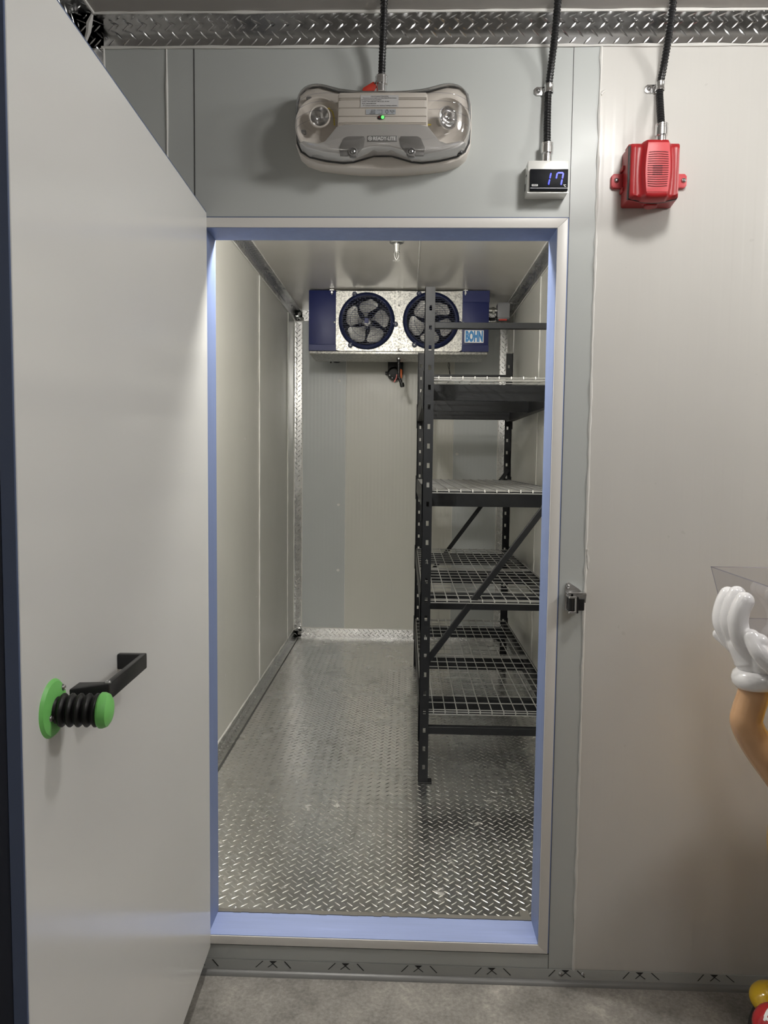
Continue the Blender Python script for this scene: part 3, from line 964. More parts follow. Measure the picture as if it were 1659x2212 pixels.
mb.tube([(-.096, -.047, 2.508), (-.091, -.052, 2.514), (-.083, -.054, 2.516)], .0012, 'screw_steel', 6)
tag(mb.build('inspection_tag'), 'small red tag hanging at the emergency light conduit', 'tag')

# ------------------------------------------------------------------ temperature display
td = thing('temperature_display', (.367, 0, 2.228), 'small metal box with blue digits 17 above the doorway', 'display')
mb = MB()
mb.box(.314, .4205, -.050, 0, 2.2255, 2.3085, 'box_metal', .0012, 2)
mb.box(.3125, .422, -.0515, -.049, 2.224, 2.2275, 'box_metal', .0006, 1)
mb.box(.3133, .3145, -.012, -.004, 2.244, 2.262, 'seam_dark'); mb.box(.3133, .3145, -.03, -.02, 2.276, 2.280, 'seam_dark')
mb.build('metal_case', td)
sx0, sx1, sz0, sz1 = .3185, .4185, 2.2285, 2.2840
mb = MB()
mb.box(sx0, sx1, -.058, -.050, sz0, sz1, 'screen_black', .0015, 2)
mb.box(sx0 + .001, sx1 - .001, -.0586, -.0575, sz0 + .0055, sz0 + .0062, 'label_grey')
scr = mb.build('display_screen', td)


def sp(u, v):  # zoomed photo units to screen plane
    return (sx0 + (u - 310) / 1040 * (sx1 - sx0), sz0 + (1060 - v) / 580 * (sz1 - sz0))


def seg(mb, a, b, w):
    A = Vector((sp(*a)[0], 0, sp(*a)[1])); B = Vector((sp(*b)[0], 0, sp(*b)[1]))
    d = (B - A).normalized(); nrm = Vector((-d.z, 0, d.x)) * w / 2
    e = d * w * .45
    P = [A, A + e + nrm, B - e + nrm, B, B - e - nrm, A + e - nrm]
    mb.prism([(p.x, p.z) for p in P], -.0590, -.0581, 'digit_blue')


mb = MB(); w = .0040
seg(mb, (880, 590), (848, 745), w); seg(mb, (846, 760), (815, 915), w); mb.build('digit_one', scr)
mb = MB()
seg(mb, (1050, 590), (1020, 750), w); seg(mb, (1050, 590), (1215, 590), w); seg(mb, (1216, 592), (1190, 750), w); seg(mb, (1186, 762), (1158, 918), w); mb.build('digit_seven', scr)
mb = MB()
x, z = sp(1272, 935); text_front(mb, 'C', x, -.0583, z, .0078, 'print_white', .00025)
x, z = sp(1238, 912); mb.tube([(x + .0011 * math.cos(a), -.0583, z + .0011 * math.sin(a)) for a in [i * PI / 6 for i in range(13)]], .0005, 'print_white', 5)
mb.build('unit_mark', scr)
mb = MB()
(x0, z0), (x1, z1) = sp(360, 950), sp(525, 895)
mb.box(x0, x1, -.0590, -.058, z0, z1, 'print_white', .0004, 1)
text_front(mb, 'KELD', (x0 + x1) / 2, -.0592, (z0 + z1) / 2, .0042, 'ink', .0002, fit=.0125)
mb.build('maker_mark', scr)

# ------------------------------------------------------------------ red alarm horn
ah = thing('alarm_horn', (.64, 0, 2.2), 'red alarm horn box with a slotted grille on the right wall panel', 'alarm')
mb = MB()
b = bmesh.new()
f0 = [(.5735, 0, 2.2005), (.7085, 0, 2.2005), (.7085, 0, 2.345), (.5735, 0, 2.345)]
f1 = [(.5715, -.085, 2.199), (.6985, -.085, 2.199), (.6985, -.085, 2.338), (.5715, -.085, 2.338)]
va = [b.verts.new(p) for p in f0]; vb = [b.verts.new(p) for p in f1]
b.faces.new(va); b.faces.new(list(reversed(vb)))
for i in range(4): b.faces.new((va[i], va[(i + 1) % 4], vb[(i + 1) % 4], vb[i]))
bmesh.ops.recalc_face_normals(b, faces=b.faces)
bmesh.ops.bevel(b, geom=list(b.edges), offset=.005, segments=3, affect='EDGES', profile=.5)
mb.bm(b, 'signal_red')
mb.box(.575, .600, -.055, -.02, 2.342, 2.349, 'signal_red', .003, 2)
mb.box(.568, .576, -.03, 0, 2.236, 2.249, 'signal_red', .004, 2); mb.box(.568, .576, -.03, 0, 2.292, 2.305, 'signal_red', .004, 2)
mb.build('back_box', ah)


def bow(x, lo, hi, depth=.006):
    u = (x - .632) / .064
    return lo - depth * (1 - u * u)


mb = MB()
poly = [(.566 + (.692 - .566) * i / 16, bow(.566 + (.692 - .566) * i / 16, 2.195, 0, .009)) for i in range(17)]
poly += [(.692, 2.329), (.566, 2.329)]
mb.prism(poly, -.093, -.083, 'black_rubber', .001); mb.build('gasket', ah)
# sculpted cover
nx, nz = 60, 30
vs = []; fs = []
X0, X1 = .5682, .6905
def cover_prof(u, v):
    cx, hw = .5, .235 + .04 * math.sin(PI * min(1, max(0, (v - .0) / 1.0)))
    hw = .24 + .045 * math.sin(PI * min(1, max(0, v * 1.05 - .02)))
    d = abs(u - .515)
    step = 1 / (1 + math.exp((d - hw) / .012))
    flute = .010 + .013 * math.sin(min(1, (1 - d / .5) / .42 + .0) * PI * .62) if d > hw else .02
    e = max(0.0, 1 - (min(u, 1 - u) / .04))
    side = .019 - .0075 * math.sin(PI * min(1, max(0, (d - hw) / (.5 - hw)) * 1.0)) * .6 - .006 * max(0, (d - .44) / .06)
    val = side * (1 - step) + .031 * step
    top = max(0, (v - .93) / .07); bot = max(0, (.06 - v) / .06)
    return val - .006 * top ** 2 - .020 * bot ** 2
for j in range(nz + 1):
    v = j / nz
    for i in range(nx + 1):
        u = i / nx
        x = X0 + (X1 - X0) * u
        zb = 2.1935 - .008 * (1 - (2 * u - 1) ** 2)
        d = abs(u - .515)
        zt = 2.328 + (.0055 if d < .27 else .0055 * max(0, 1 - (d - .27) / .05))
        z = zb + (zt - zb) * v
        vs.append((x, -.091 - cover_prof(u, v), z))
k = len(vs)
for j in range(nz):
    for i in range(nx):
        a = j * (nx + 1) + i
        fs.append((a, a + 1, a + nx + 2, a + nx + 1))
# skirt back to the gasket
border = [i for i in range(nx + 1)] + [(j + 1) * (nx + 1) - 1 + (nx + 1) * 0 for j in range(1, nz + 1)] + [nz * (nx + 1) + i for i in range(nx - 1, -1, -1)] + [j * (nx + 1) for j in range(nz - 1, 0, -1)]
for a in border:
    vs.append((vs[a][0], -.090, vs[a][2]))
nb_ = len(border)
for i in range(nb_):
    j = (i + 1) % nb_
    fs.append((border[i], border[j], k + j, k + i))
mb = MB(); mb.add(vs, fs, 'signal_red'); cov = mb.build('front_cover', ah, smooth=40)
# grille panel with slots, its highlight painted in as paler red
pxc = X0 + .515 * (X1 - X0)
def hw_at(v): return (.24 + .045 * math.sin(PI * min(1, max(0, v * 1.05 - .02)))) * (X1 - X0) - .0035
mb = MB()
poly = []
for i in range(21):
    v = .10 + .84 * i / 20; poly.append((pxc + hw_at(v), 2.1875 + (2.3335 - 2.1875) * v))
for i in range(20, -1, -1):
    v = .10 + .84 * i / 20; poly.append((pxc - hw_at(v), 2.1875 + (2.3335 - 2.1875) * v))
mb.prism(poly, -.1228, -.1210, 'signal_red_light', .0006)
gr = mb.build('grille_panel', ah)
mb = MB()
for i in range(16):
    v = .205 + .565 * i / 15
    hw = hw_at(v) - .005
    z = 2.1875 + (2.3335 - 2.1875) * v
    c = (i - 7.5) / 7.5 * .0016
    pts = [(pxc + hw * s, -.1231, z + c * (1 - s * s) * 1.0) for s in (-1, -.66, -.33, 0, .33, .66, 1)]
    for a, bq in zip(pts, pts[1:]):
        mb.bar(a, bq, .0012, .0024, 'slot_shade_red', up=(0, 1, 0))  # raised darker strips paint in the shade of the slots
    if 5 <= i <= 9:
        mb.box(pxc - .013, pxc + .011, -.1238, -.1225, z - .0014, z + .0014, 'dark_void')
mb.build('grille_slots', gr)
mb = MB(); mb.lathe([(0, .0004), (.0048, .0004), (.0055, 0)], 'dark_void', axis_M((pxc + .001, -.1185, 2.2005), (0, -1, -.35)), 16, 1, 1.2); mb.build('lock_hole', ah)
for x0, x1, sx in ((.5445, .577, .5575), (.703, .7455, .7365)):
    mb = MB()
    s = 1 if x0 < .6 else -1
    P = [(x0 + .007, 2.252), (x1 - (.007 if s < 0 else 0), 2.252)]
    if s > 0: poly = [(x1, 2.252), (x1, 2.289), (x0 + .006, 2.289), (x0, 2.283), (x0, 2.258), (x0 + .006, 2.252)]
    else: poly = [(x0, 2.289), (x0, 2.252), (x1 - .006, 2.252), (x1, 2.258), (x1, 2.283), (x1 - .006, 2.289)]
    mb.prism(poly, -.012, 0, 'signal_red_light', .002)
    tb = mb.build('mounting_tab', ah)
    mb = MB(); screw(mb, (sx, -.0125, 2.271), (0, -1, 0), .0068); mb.build('screw', tb)
mb = MB(); mb.lathe([(.024, .004), (.022, -.001), (.017, -.003), (.017, -.008), (.015, -.010), (0, -.010)], 'signal_red', Matrix.Translation((.640, -.045, 2.199)), 28); mb.build('knockout_plug', ah)

# ------------------------------------------------------------------ evaporator
EY = 2.95
EX0, EX1, EZ0, EZ1 = -.668, .545, 2.228, 2.653
ev = thing('evaporator_unit', (-.06, EY, EZ0), 'twin fan evaporator unit hung under the freezer ceiling', 'evaporator')
fans = ((-.276, 2.450), (.157, 2.455))
FR = .176
mb = MB()


def cell_hole(x0, x1, z0, z1, cx, cz, r, y, m, n=64):
    vs = []; fs = []
    for k in range(n):
        a = 2 * PI * k / n + PI / n
        c, s = math.cos(a), math.sin(a)
        tx = ((x1 - cx) if c > 0 else (x0 - cx)) / c if abs(c) > 1e-9 else 1e9
        tz = ((z1 - cz) if s > 0 else (z0 - cz)) / s if abs(s) > 1e-9 else 1e9
        t_ = min(tx, tz)
        vs.append((cx + r * c, y, cz + r * s)); vs.append((cx + t_ * c, y, cz + t_ * s))
    for k in range(n):
        j = (k + 1) % n
        fs.append((2 * k, 2 * j, 2 * j + 1, 2 * k + 1))
    mb.add(vs, fs, m)


cell_hole(-.487, -.0595, EZ0 + .022, EZ1, *fans[0], FR, EY + .004, 'galvanized')
cell_hole(-.0595, .369, EZ0 + .022, EZ1, *fans[1], FR, EY + .004, 'galvanized')
mb.box(EX0 + .004, EX1 - .004, EY + .30, EY + .38, EZ0 + .02, EZ1, 'galvanized')
mb.box(-.487, .369, EY + .004, EY + .38, EZ1 - .003, EZ1, 'galvanized')
mb.build('cabinet', ev, smooth=None)
mb = MB()
mb.box(EX0 + .002, EX1 - .004, EY - .001, EY + .38, EZ0, EZ0 + .024, 'galvanized', .006, 2)
mb.build('drain_pan', ev)
for x0, x1, s in ((EX0, -.485, -1), (.367, EX1, 1)):
    mb = MB()
    mb.box(x0, x1, EY - .002, EY + .38, EZ0 + .024, EZ1, 'navy_paint', .003, 2)
    z = EZ0 + .064 if s < 0 else EZ0 + .066
    mb.box(x0 + .001, x1 + .002, EY - .005, EY + .01, EZ0 + .022, z, 'navy_paint', .0015, 1)
    if s > 0: mb.box(x0, x1 + .002, EY - .005, EY + .01, EZ1 - .075, EZ1 + .001, 'navy_paint', .0015, 1)
    pn = mb.build('end_panel', ev)
    mb = MB(); screw(mb, (x1 - .008 if s < 0 else x0 + .006, EY - .004, 2.44), (0, -1, 0), .007, 'zinc'); mb.build('screw', pn)
    if s > 0:
        mb = MB()
        bx0, bx1, bz0, bz1 = .384, .512, 2.309, 2.392
        mb.box(bx0, bx1, EY - .0075, EY - .002, bz0, bz1, 'print_white', .001, 1)
        text_front(mb, 'BOHN', (bx0 + bx1) / 2, EY - .0082, (bz0 + bz1) / 2 - .003, .092, 'badge_blue', .0055, fit=.116)
        mb.build('name_plate', pn)
for fi, (fx, fz) in enumerate(fans):
    M = axis_M((fx, EY, fz), (0, -1, 0))   # local z points to the camera
    mb = MB()
    mb.lathe([(FR, -.006), (.187, .0), (.190, .006), (.187, .016), (.180, .024), (.170, .027), (.163, .024), (.161, .015), (.161, -.05), (FR, -.05)], 'navy_plastic', M, 64)
    for a in (115, -6, 236):
        a = math.radians(a)
        c = Vector((fx + math.cos(a) * .195, EY, fz + math.sin(a) * .195))
        mb.lathe([(0, .012), (.014, .012), (.017, .008), (.017, -.003)], 'navy_plastic', axis_M(c, (0, -1, 0)), 18)
        mb.bar(c - Vector((math.cos(a), 0, math.sin(a))) * .03 + Vector((0, -.004, 0)), c + Vector((0, -.004, 0)), .012, .038, 'navy_plastic', up=(0, 1, 0))
    ring = mb.build('fan_ring', ev)
    for a in (115, -6, 236):
        a = math.radians(a)
        mb = MB(); screw(mb, (fx + math.cos(a) * .195, EY - .012, fz + math.sin(a) * .195), (0, -1, 0), .0085, 'zinc'); mb.build('screw', ring)
    mb = MB()
    rows = 25; dz = .0128
    R_ = .163
    for i in range(-12, 13):
        z = i * dz
        hwid = math.sqrt(max(0, R_ * R_ - z * z))
        mb.box(fx - hwid, fx + hwid, EY - .022, EY - .019, fz + z - .0011, fz + z + .0011, 'navy_plastic')
        x = -R_ + (.017 if i % 2 else 0)
        while x < R_:
            zm = z + dz
            if x * x + max(z * z, zm * zm) < R_ * R_ and i < 12:
                mb.box(fx + x - .0011, fx + x + .0011, EY - .022, EY - .019, fz + z, fz + zm, 'navy_plastic')
            x += .034
    for rr in (.055, .11):
        mb.tube([(fx + rr * math.cos(a), EY - .0185, fz + rr * math.sin(a)) for a in [i * 2 * PI / 40 for i in range(41)]], .0013, 'navy_plastic', 5)
    mb.box(fx - .014, fx + .014, EY - .024, EY - .018, fz - .017, fz + .017, 'navy_paint', .001, 1)
    mb.build('fan_guard', ring)
    # rotor: five blades on a hub
    mb = MB()
    a0 = math.radians(86 if fi == 0 else 52)
    for kblade in range(5):
        ang = a0 + kblade * 2 * PI / 5
        nr, nw = 12, 8
        vs = []; fs = []
        for i in range(nr + 1):
            t_ = i / nr
            rad = .036 + .116 * t_
            ha = math.radians(13 + 19.5 * math.sin(min(1, t_ / .72) * PI / 2) ** 1.4)
            tip = max(0.0, (t_ - .62) / .38)
            ha *= math.sqrt(max(0.02, 1 - tip ** 2.4))
            sweep = .30 * (1 - t_) ** 1.5 - .05
            for j in range(nw + 1):
                q = (j / nw - .5) * 2
                th = ang + sweep + q * ha
                vs.append((fx + rad * math.cos(th), EY + .034 + q * .020 + .004 * q * q, fz + rad * math.sin(th)))
        for i in range(nr):
            for j in range(nw):
                a = i * (nw + 1) + j
                fs.append((a, a + 1, a + nw + 2, a + nw + 1))
        mb.add(vs, fs, 'blade_grey')
    mb.lathe([(0, .004), (.020, .004), (.034, -.004), (.040, -.02), (.040, -.06), (0, -.06)], 'zinc', axis_M((fx, EY + .025, fz), (0, -1, 0)), 24)
    mb.build('fan_blades', ev, smooth=50)
    mb = MB()
    mb.lathe([(.1745, -.006), (.1745, -.20), (0, -.20)], 'dark_void', M, 48)
    mb.build('fan_housing', ev)
for x, z in ((-.0595, 2.555), (-.0595, 2.265)):
    mb = MB(); screw(mb, (x, EY + .003, z), (0, -1, 0), .006, 'zinc'); mb.build('screw', ev)
for x in (-.512, .385):
    mb = MB()
    mb.box(x - .016, x + .016, EY - .014, EY + .010, EZ1 - .004, EZ1 + .004, 'zinc', .001, 1)
    mb.cyl((x, EY - .004, EZ1 - .030), (x, EY - .004, IZ1), .0045, 'zinc', 10)
    mb.lathe([(0, .006), (.011, .006), (.011, -.006), (0, -.006)], 'zinc', Matrix.Translation((x, EY - .004, EZ1 - .016)), 6)
    mb.build('hanger_bolt', ev)

# items around the evaporator
jb = thing('junction_box', (.655, 3.15, 2.49), 'grey junction box right of the evaporator near the ceiling', 'junction box')
mb = MB(); mb.box(.622, .700, 3.10, 3.20, 2.495, 2.612, 'box_grey', .006, 2); mb.box(.618, .704, 3.092, 3.104, 2.505, 2.604, 'box_grey', .004, 2); mb.build('box_body', jb)
mb = MB(); mb.tube([(.5465, 3.16, 2.565), (.56, 3.16, 2.565), (.5605, 3.16, 2.565), (.622, 3.16, 2.565)], [.026, .026, .020, .020], 'zinc', 18)
mb.tube([(.590, 3.16, 2.565), (.606, 3.16, 2.565)], .027, 'zinc', 8); mb.build('pipe_fitting', jb)
mb = MB(); mb.tube([(.5475, 3.14, 2.515), (.575, 3.13, 2.500), (.610, 3.13, 2.503), (.625, 3.13, 2.52)], .012, 'black_plastic', 10); mb.build('black_cable', jb)
mb = MB(); mb.box(.630, .685, 3.093, 3.11, 2.486, 2.497, 'tag_red', .001, 1); mb.build('red_label', jb)

cb = thing('control_box', (-.09, 3.6, 2.13), 'black actuator box with orange lever hanging below the evaporator', 'control box')
mb = MB(); mb.box(-.147, -.030, 3.615, 3.699, 2.175, 2.330, 'black_plastic', .006, 2)
mb.lathe([(0, .05), (.040, .046), (.052, .03), (.055, 0)], 'black_plastic', axis_M((-.098, 3.64, 2.182), (0, -1, -.2)), 24)
mb.lathe([(0, .02), (.012, .02), (.012, 0)], 'black_plastic', axis_M((-.147, 3.64, 2.185), (-1, 0, 0)), 12)
mb.build('box_body', cb)
mb = MB(); mb.prism([(-.052, 2.215), (-.036, 2.205), (-.036, 2.150), (-.050, 2.128), (-.058, 2.150)], 3.59, 3.61, 'tag_orange', .002); mb.build('orange_lever', cb)
for x, z in ((-.132, 2.165), (-.112, 2.145), (-.085, 2.140)):
    mb = MB(); screw(mb, (x, 3.598, z), (0, -1, 0), .006); mb.build('screw', cb)
mb = MB(); ribbed(mb, [(-.058, 3.10, EZ0 - .001), (-.058, 3.10, 2.16), (-.056, 3.10, 2.10), (-.044, 3.10, 2.065), (-.034, 3.10, 2.045)], .012, .012)
mb.lathe([(0, 0), (.016, 0), (.016, -.012), (.014, -.013)], 'zinc', Matrix.Translation((-.058, 3.10, EZ0)), 14)
mb.tube([(-.036, 3.10, 2.055), (-.032, 3.10, 2.035), (-.030, 3.10, 2.025)], [.015, .016, .012], 'black_rubber', 12)
tag(mb.build('drain_cable'), 'short black ribbed cable hanging from the evaporator underside', 'cable')
mb = MB(); mb.prism([(-.074, 2.115), (-.069, 2.115), (-.072, 2.085), (-.088, 2.058), (-.093, 2.062), (-.078, 2.09)], 3.115, 3.118, 'tag_red'); tag(mb.build('cable_strap'), 'thin red strap beside the black cable under the evaporator', 'strap')
mb = MB(); mb.lathe([(0, -.026), (.020, -.024), (.032, -.014), (.036, 0), (.036, .012), (0, .012)], 'black_rubber', Matrix.Translation((-.545, 3.665, 2.29)), 22)
mb.tube([(-.588, 3.665, 2.278), (-.592, 3.665, 2.262)], .005, 'black_rubber', 8); mb.bar((-.595, 3.665, 2.285), (-.56, 3.665, 2.288), .01, .01, 'black_rubber')
tag(mb.build('rubber_bung'), 'black rubber bung on the back wall under the left evaporator panel', 'bung')
mb = MB(); mb.tube(spline([(.300, 3.33, 2.235), (.300, 3.34, 2.20), (.312, 3.345, 2.165), (.318, 3.345, 2.12), (.308, 3.345, 2.17), (.310, 3.34, 2.215), (.302, 3.33, 2.235)], 6), .0022, 'black_rubber', 6)
tag(mb.build('probe_wire'), 'thin black wire loop dangling behind the upper shelf', 'wire')

sp_ = thing('sprinkler_head', (-.063, 1.88, 2.58), 'chrome sprinkler head on the freezer ceiling', 'sprinkler')
mb = MB(); mb.lathe([(.016, -.055), (.017, -.03), (.018, -.014), (.034, -.008), (.038, -.002), (.038, 0)], 'zinc', Matrix.Translation((-.063, 1.88, IZ1)), 24); mb.build('escutcheon', sp_)
mb = MB(); mb.lathe([(0, -.055), (.012, -.055), (.012, -.048)], 'chrome', Matrix.Translation((-.063, 1.88, IZ1)), 16)
for s in (-1, 1):
    mb.tube([(-.063 + s * .010, 1.88, IZ1 - .054), (-.063 + s * .012, 1.88, IZ1 - .070), (-.063 + s * .003, 1.88, IZ1 - .092)], .0028, 'chrome', 8)
mb.cyl((-.063, 1.88, IZ1 - .055), (-.063, 1.88, IZ1 - .080), .0032, 'chrome', 10); mb.build('frame_arms', sp_)
mb = MB()
mb.lathe([(0, -.094), (.014, -.095), (.015, -.097), (0, -.098)], 'chrome', Matrix.Translation((-.063, 1.88, IZ1)), 16)
for k in range(12):
    a = k * PI / 6
    mb.bar((-.063 + .012 * math.cos(a), 1.88 + .012 * math.sin(a), IZ1 - .096), (-.063 + .021 * math.cos(a), 1.88 + .021 * math.sin(a), IZ1 - .098), .004, .0012, 'chrome')
mb.build('deflector', sp_)

# ------------------------------------------------------------------ steel shelving rack
RX0, RX1, RY0, RY1 = .072, .706, 1.055, 2.932
RZ0, RZ1 = IZ0 + .003, 2.237
rk = thing('shelving_rack', ((RX0 + RX1) / 2, (RY0 + RY1) / 2, IZ0), 'tall black steel shelving rack with wire decks on the right', 'shelving rack')
PW = .042


def slotted(mb, O, U, V, NN, w, h, m, sc, pitch, z0, sw=.0115, sh=.021, th=.0025):
    """flat flange with a column of through slots: O corner, U width, V height"""
    O, U, V, NN = Vector(O), Vector(U), Vector(V), Vector(NN)

    def piece(u0, u1, v0, v1):
        P = [O + U * u0 + V * v0, O + U * u1 + V * v0, O + U * u1 + V * v1, O + U * u0 + V * v1]
        Q = [p - NN * th for p in P]
        mb.add(P + Q, [(0, 1, 2, 3), (7, 6, 5, 4), (0, 4, 5, 1), (1, 5, 6, 2), (2, 6, 7, 3), (3, 7, 4, 0)], m)
    a, b = sc - sw / 2, sc + sw / 2
    piece(0, a, 0, h); piece(b, w, 0, h)
    v = 0; z = z0
    while z + sh < h:
        piece(a, b, v, z); v = z + sh; z += pitch
    piece(a, b, v, h)


for ix, (x, sx_) in enumerate(((RX0, 1), (RX1, -1))):
    for iy, (y, sy_) in enumerate(((RY0, 1), (RY1, -1))):
        mb = MB()
        h = RZ1 - RZ0
        # flange across (faces the aisle end) and flange along the side
        slotted(mb, (x, y, RZ0), (sx_, 0, 0), (0, 0, 1), (0, -sy_, 0), PW, h, 'rack_face', .0235, .0822, .058)
        slotted(mb, (x, y, RZ0), (0, sy_, 0), (0, 0, 1), (-sx_, 0, 0), PW, h, 'rack_black', .0235, .0822, .058)
        p = mb.build('upright_post', rk, smooth=None)
        mb = MB(); mb.box(min(x, x + sx_ * .06), max(x, x + sx_ * .06), min(y - sy_ * .004, y + sy_ * .045), max(y - sy_ * .004, y + sy_ * .045), IZ0 + .0005, RZ0 + .001, 'rack_black', .001, 1)
        mb.build('foot_plate', p)
for y, s in ((RY0, 1), (RY1, -1)):
    for z0, z1 in ((2.068, 2.092), (.325, .357)):
        mb = MB(); mb.box(RX0 + PW - .004, RX1 - PW + .004, min(y + s * .004, y + s * .034), max(y + s * .004, y + s * .034), z0, z1, 'rack_face', .001, 1); mb.build('end_bar', rk)
    ym = y + s * .018
    mb = MB(); mb.bar((RX0 + .025, ym, .635), (RX1 - .010, ym, .635 + (RX1 - .01 - RX0 - .025) * 1.381), .026, .018, 'rack_face', up=(0, 1, 0), bev=.002); mb.build('diagonal_brace', rk)
DZ = (1.868, 1.391, .918, .428)
for dzv in DZ:
    top = dzv - .012
    for x, s in ((RX0 + .002, 1), (RX1 - .002, -1)):
        mb = MB()
        mb.box(min(x, x + s * .012), max(x, x + s * .012), RY0 + .045, RY1 - .045, top - .078, top + .010, 'rack_black', .002, 1)
        mb.box(min(x + s * .01, x + s * .036), max(x + s * .01, x + s * .036), RY0 + .045, RY1 - .045, top - .078, top - .002, 'rack_black', .002, 1)
        bmn = mb.build('long_beam', rk)
        for y, sy_ in ((RY0, 1), (RY1, -1)):
            mb = MB(); mb.box(min(x - s * .0055, x - s * .0025), max(x - s * .0055, x - s * .0025), min(y + sy_ * .004, y + sy_ * .052), max(y + sy_ * .004, y + sy_ * .052), top - .125, top + .035, 'rack_black', .001, 1); mb.build('beam_connector', bmn)
    for y in (1.265, 2.0, 2.74):
        mb = MB()
        mb.box(RX0 + .037, RX1 - .037, y - .0015, y + .0015, top - .072, top, 'rack_face', .0005, 1)
        mb.box(RX0 + .037, RX1 - .037, y, y + .034, top - .003, top, 'rack_face', .0005, 1)
        mb.box(RX0 + .037, RX1 - .037, y, y + .020, top - .072, top - .069, 'rack_face', .0005, 1)
        mb.build('support_bar', rk)
    for ya, yb in ((RY0 + .006, 1.990), (2.000, RY1 - .006)):
        mb = MB()
        rw = .0026
        x0, x1 = RX0 + .012, RX1 - .012
        z = dzv
        nlon = 12
        for i in range(nlon + 1):
            x = x0 + (x1 - x0) * i / nlon
            mb.tube([(x, ya, z - .010), (x, ya + .003, z), (x, yb - .003, z), (x, yb, z - .010)], rw, 'wire_steel', 5)
        y = ya + .004
        ys = [ya + .002, ya + .030] + [ya + .030 + (yb - ya - .06) * k / 9 for k in range(1, 10)] + [yb - .004]
        for yy in ys:
            mb.tube([(x0 - .006, yy, z - .0045), (x1 + .006, yy, z - .0045)], rw, 'wire_steel', 5)
        mb.tube([(x0 - .004, ya, z - .014), (x1 + .004, ya, z - .014)], rw, 'wire_steel', 5)
        mb.build('wire_deck', rk)

# ------------------------------------------------------------------ display stand with a gloved hand, right edge
ds = thing('display_stand', (1.2, -.40, 0), 'glossy display stand with a white gloved hand on a bent peach arm', 'display stand')
mb = MB(); mb.lathe([(0, 0), (.350, 0), (.357, .006), (.357, .064), (.350, .073), (0, .075)], 'base_black', Matrix.Translation((1.22, -.40, 0)), 64); mb.build('round_base', ds)
mb = MB()
mb.lathe([(0, .075), (.10, .075), (.10, .30), (.16, .31), (.22, .36), (.262, .46), (.278, .60), (.262, .76), (.21, .88), (.12, .96), (0, .985)], 'yellow_gloss', Matrix.Translation((1.150, -.41, 0)), 48)
mb.build('rounded_body', ds, smooth=60)
mb = MB()
arm = spline([(.822, -.362, 1.010), (.817, -.362, .975), (.8065, -.362, .935), (.8055, -.362, .905), (.833, -.363, .855), (.880, -.370, .790), (.99, -.388, .640)], 10)
mb.tube(arm, [.0340 + .004 * (i / len(arm)) for i in range(len(arm))], 'peach_gloss', 28)
mb.build('bent_arm', ds, smooth=70)
# glove cuff (rolled ring)
mb = MB()
mb.lathe([(.020, -.012), (.040, -.0225), (.050, -.020), (.0565, -.010), (.0575, .002), (.053, .014), (.043, .0215), (.03, .021), (.02, .012)], 'glove_white', axis_M((.826, -.362, 1.018), (-.12, 0, 1)), 40)
cuff = mb.build('glove_cuff', ds, smooth=80)


def remeshed(name, mb, parent, vox, smooth_it, m):
    o = mb.build(name, parent, smooth=None)
    md = o.modifiers.new('r', 'REMESH'); md.mode = 'VOXEL'; md.voxel_size = vox; md.use_smooth_shade = True
    ms = o.modifiers.new('s', 'SMOOTH'); ms.iterations = smooth_it; ms.factor = .5
    dg = bpy.context.evaluated_depsgraph_get()
    me = bpy.data.meshes.new_from_object(o.evaluated_get(dg))
    o.modifiers.clear()
    o.data = me
    if not me.materials: me.materials.append(MATS[m])
    return o


def capsule(mb, pts, rads, m, n=20):
    S = spline(pts, 6)
    rr = []
    k = len(pts) - 1
    for i in range(len(S)):
        t_ = i / (len(S) - 1) * k; a = min(k - 1, int(t_)); f = t_ - a
        rr.append(rads[a] * (1 - f) + rads[a + 1] * f)
    mb.tube(S, rr, m, n)
    for p, r_ in ((S[0], rr[0]), (S[-1], rr[-1])):
        mb.lathe([(r_ * math.sin(a), -r_ * math.cos(a)) for a in [i * PI / 10 for i in range(11)]], m, Matrix.Translation(p), n)


mb = MB()
G = 'glove_white'
# three upright fingers outside the tray wall (far to near), palm below, thumb along the underside, little stub behind
capsule(mb, [(.803, -.325, 1.072), (.772, -.308, 1.112), (.762, -.300, 1.142), (.768, -.298, 1.178), (.777, -.298, 1.199)], [.026, .0220, .0205, .020, .020], G)
capsule(mb, [(.808, -.348, 1.070), (.776, -.340, 1.115), (.765, -.338, 1.148), (.770, -.338, 1.186), (.780, -.338, 1.207)], [.027, .0225, .021, .0205, .0205], G)
capsule(mb, [(.814, -.374, 1.066), (.780, -.376, 1.110), (.768, -.377, 1.146), (.771, -.378, 1.178), (.780, -.378, 1.199)], [.028, .0245, .0225, .022, .0215], G)
capsule(mb, [(.822, -.362, 1.026), (.816, -.358, 1.056), (.798, -.348, 1.092)], [.032, .043, .038], G)
capsule(mb, [(.825, -.385, 1.054), (.820, -.402, 1.080), (.802, -.408, 1.110)], [.030, .028, .022], G)
capsule(mb, [(.788, -.402, 1.122), (.803, -.420, 1.088), (.848, -.432, 1.050), (.905, -.430, 1.020)], [.018, .022, .0255, .024], G)
capsule(mb, [(.796, -.312, 1.080), (.772, -.284, 1.093), (.766, -.278, 1.098)], [.024, .014, .013], G)
remeshed('gloved_hand', mb, ds, .0022, 6, G)

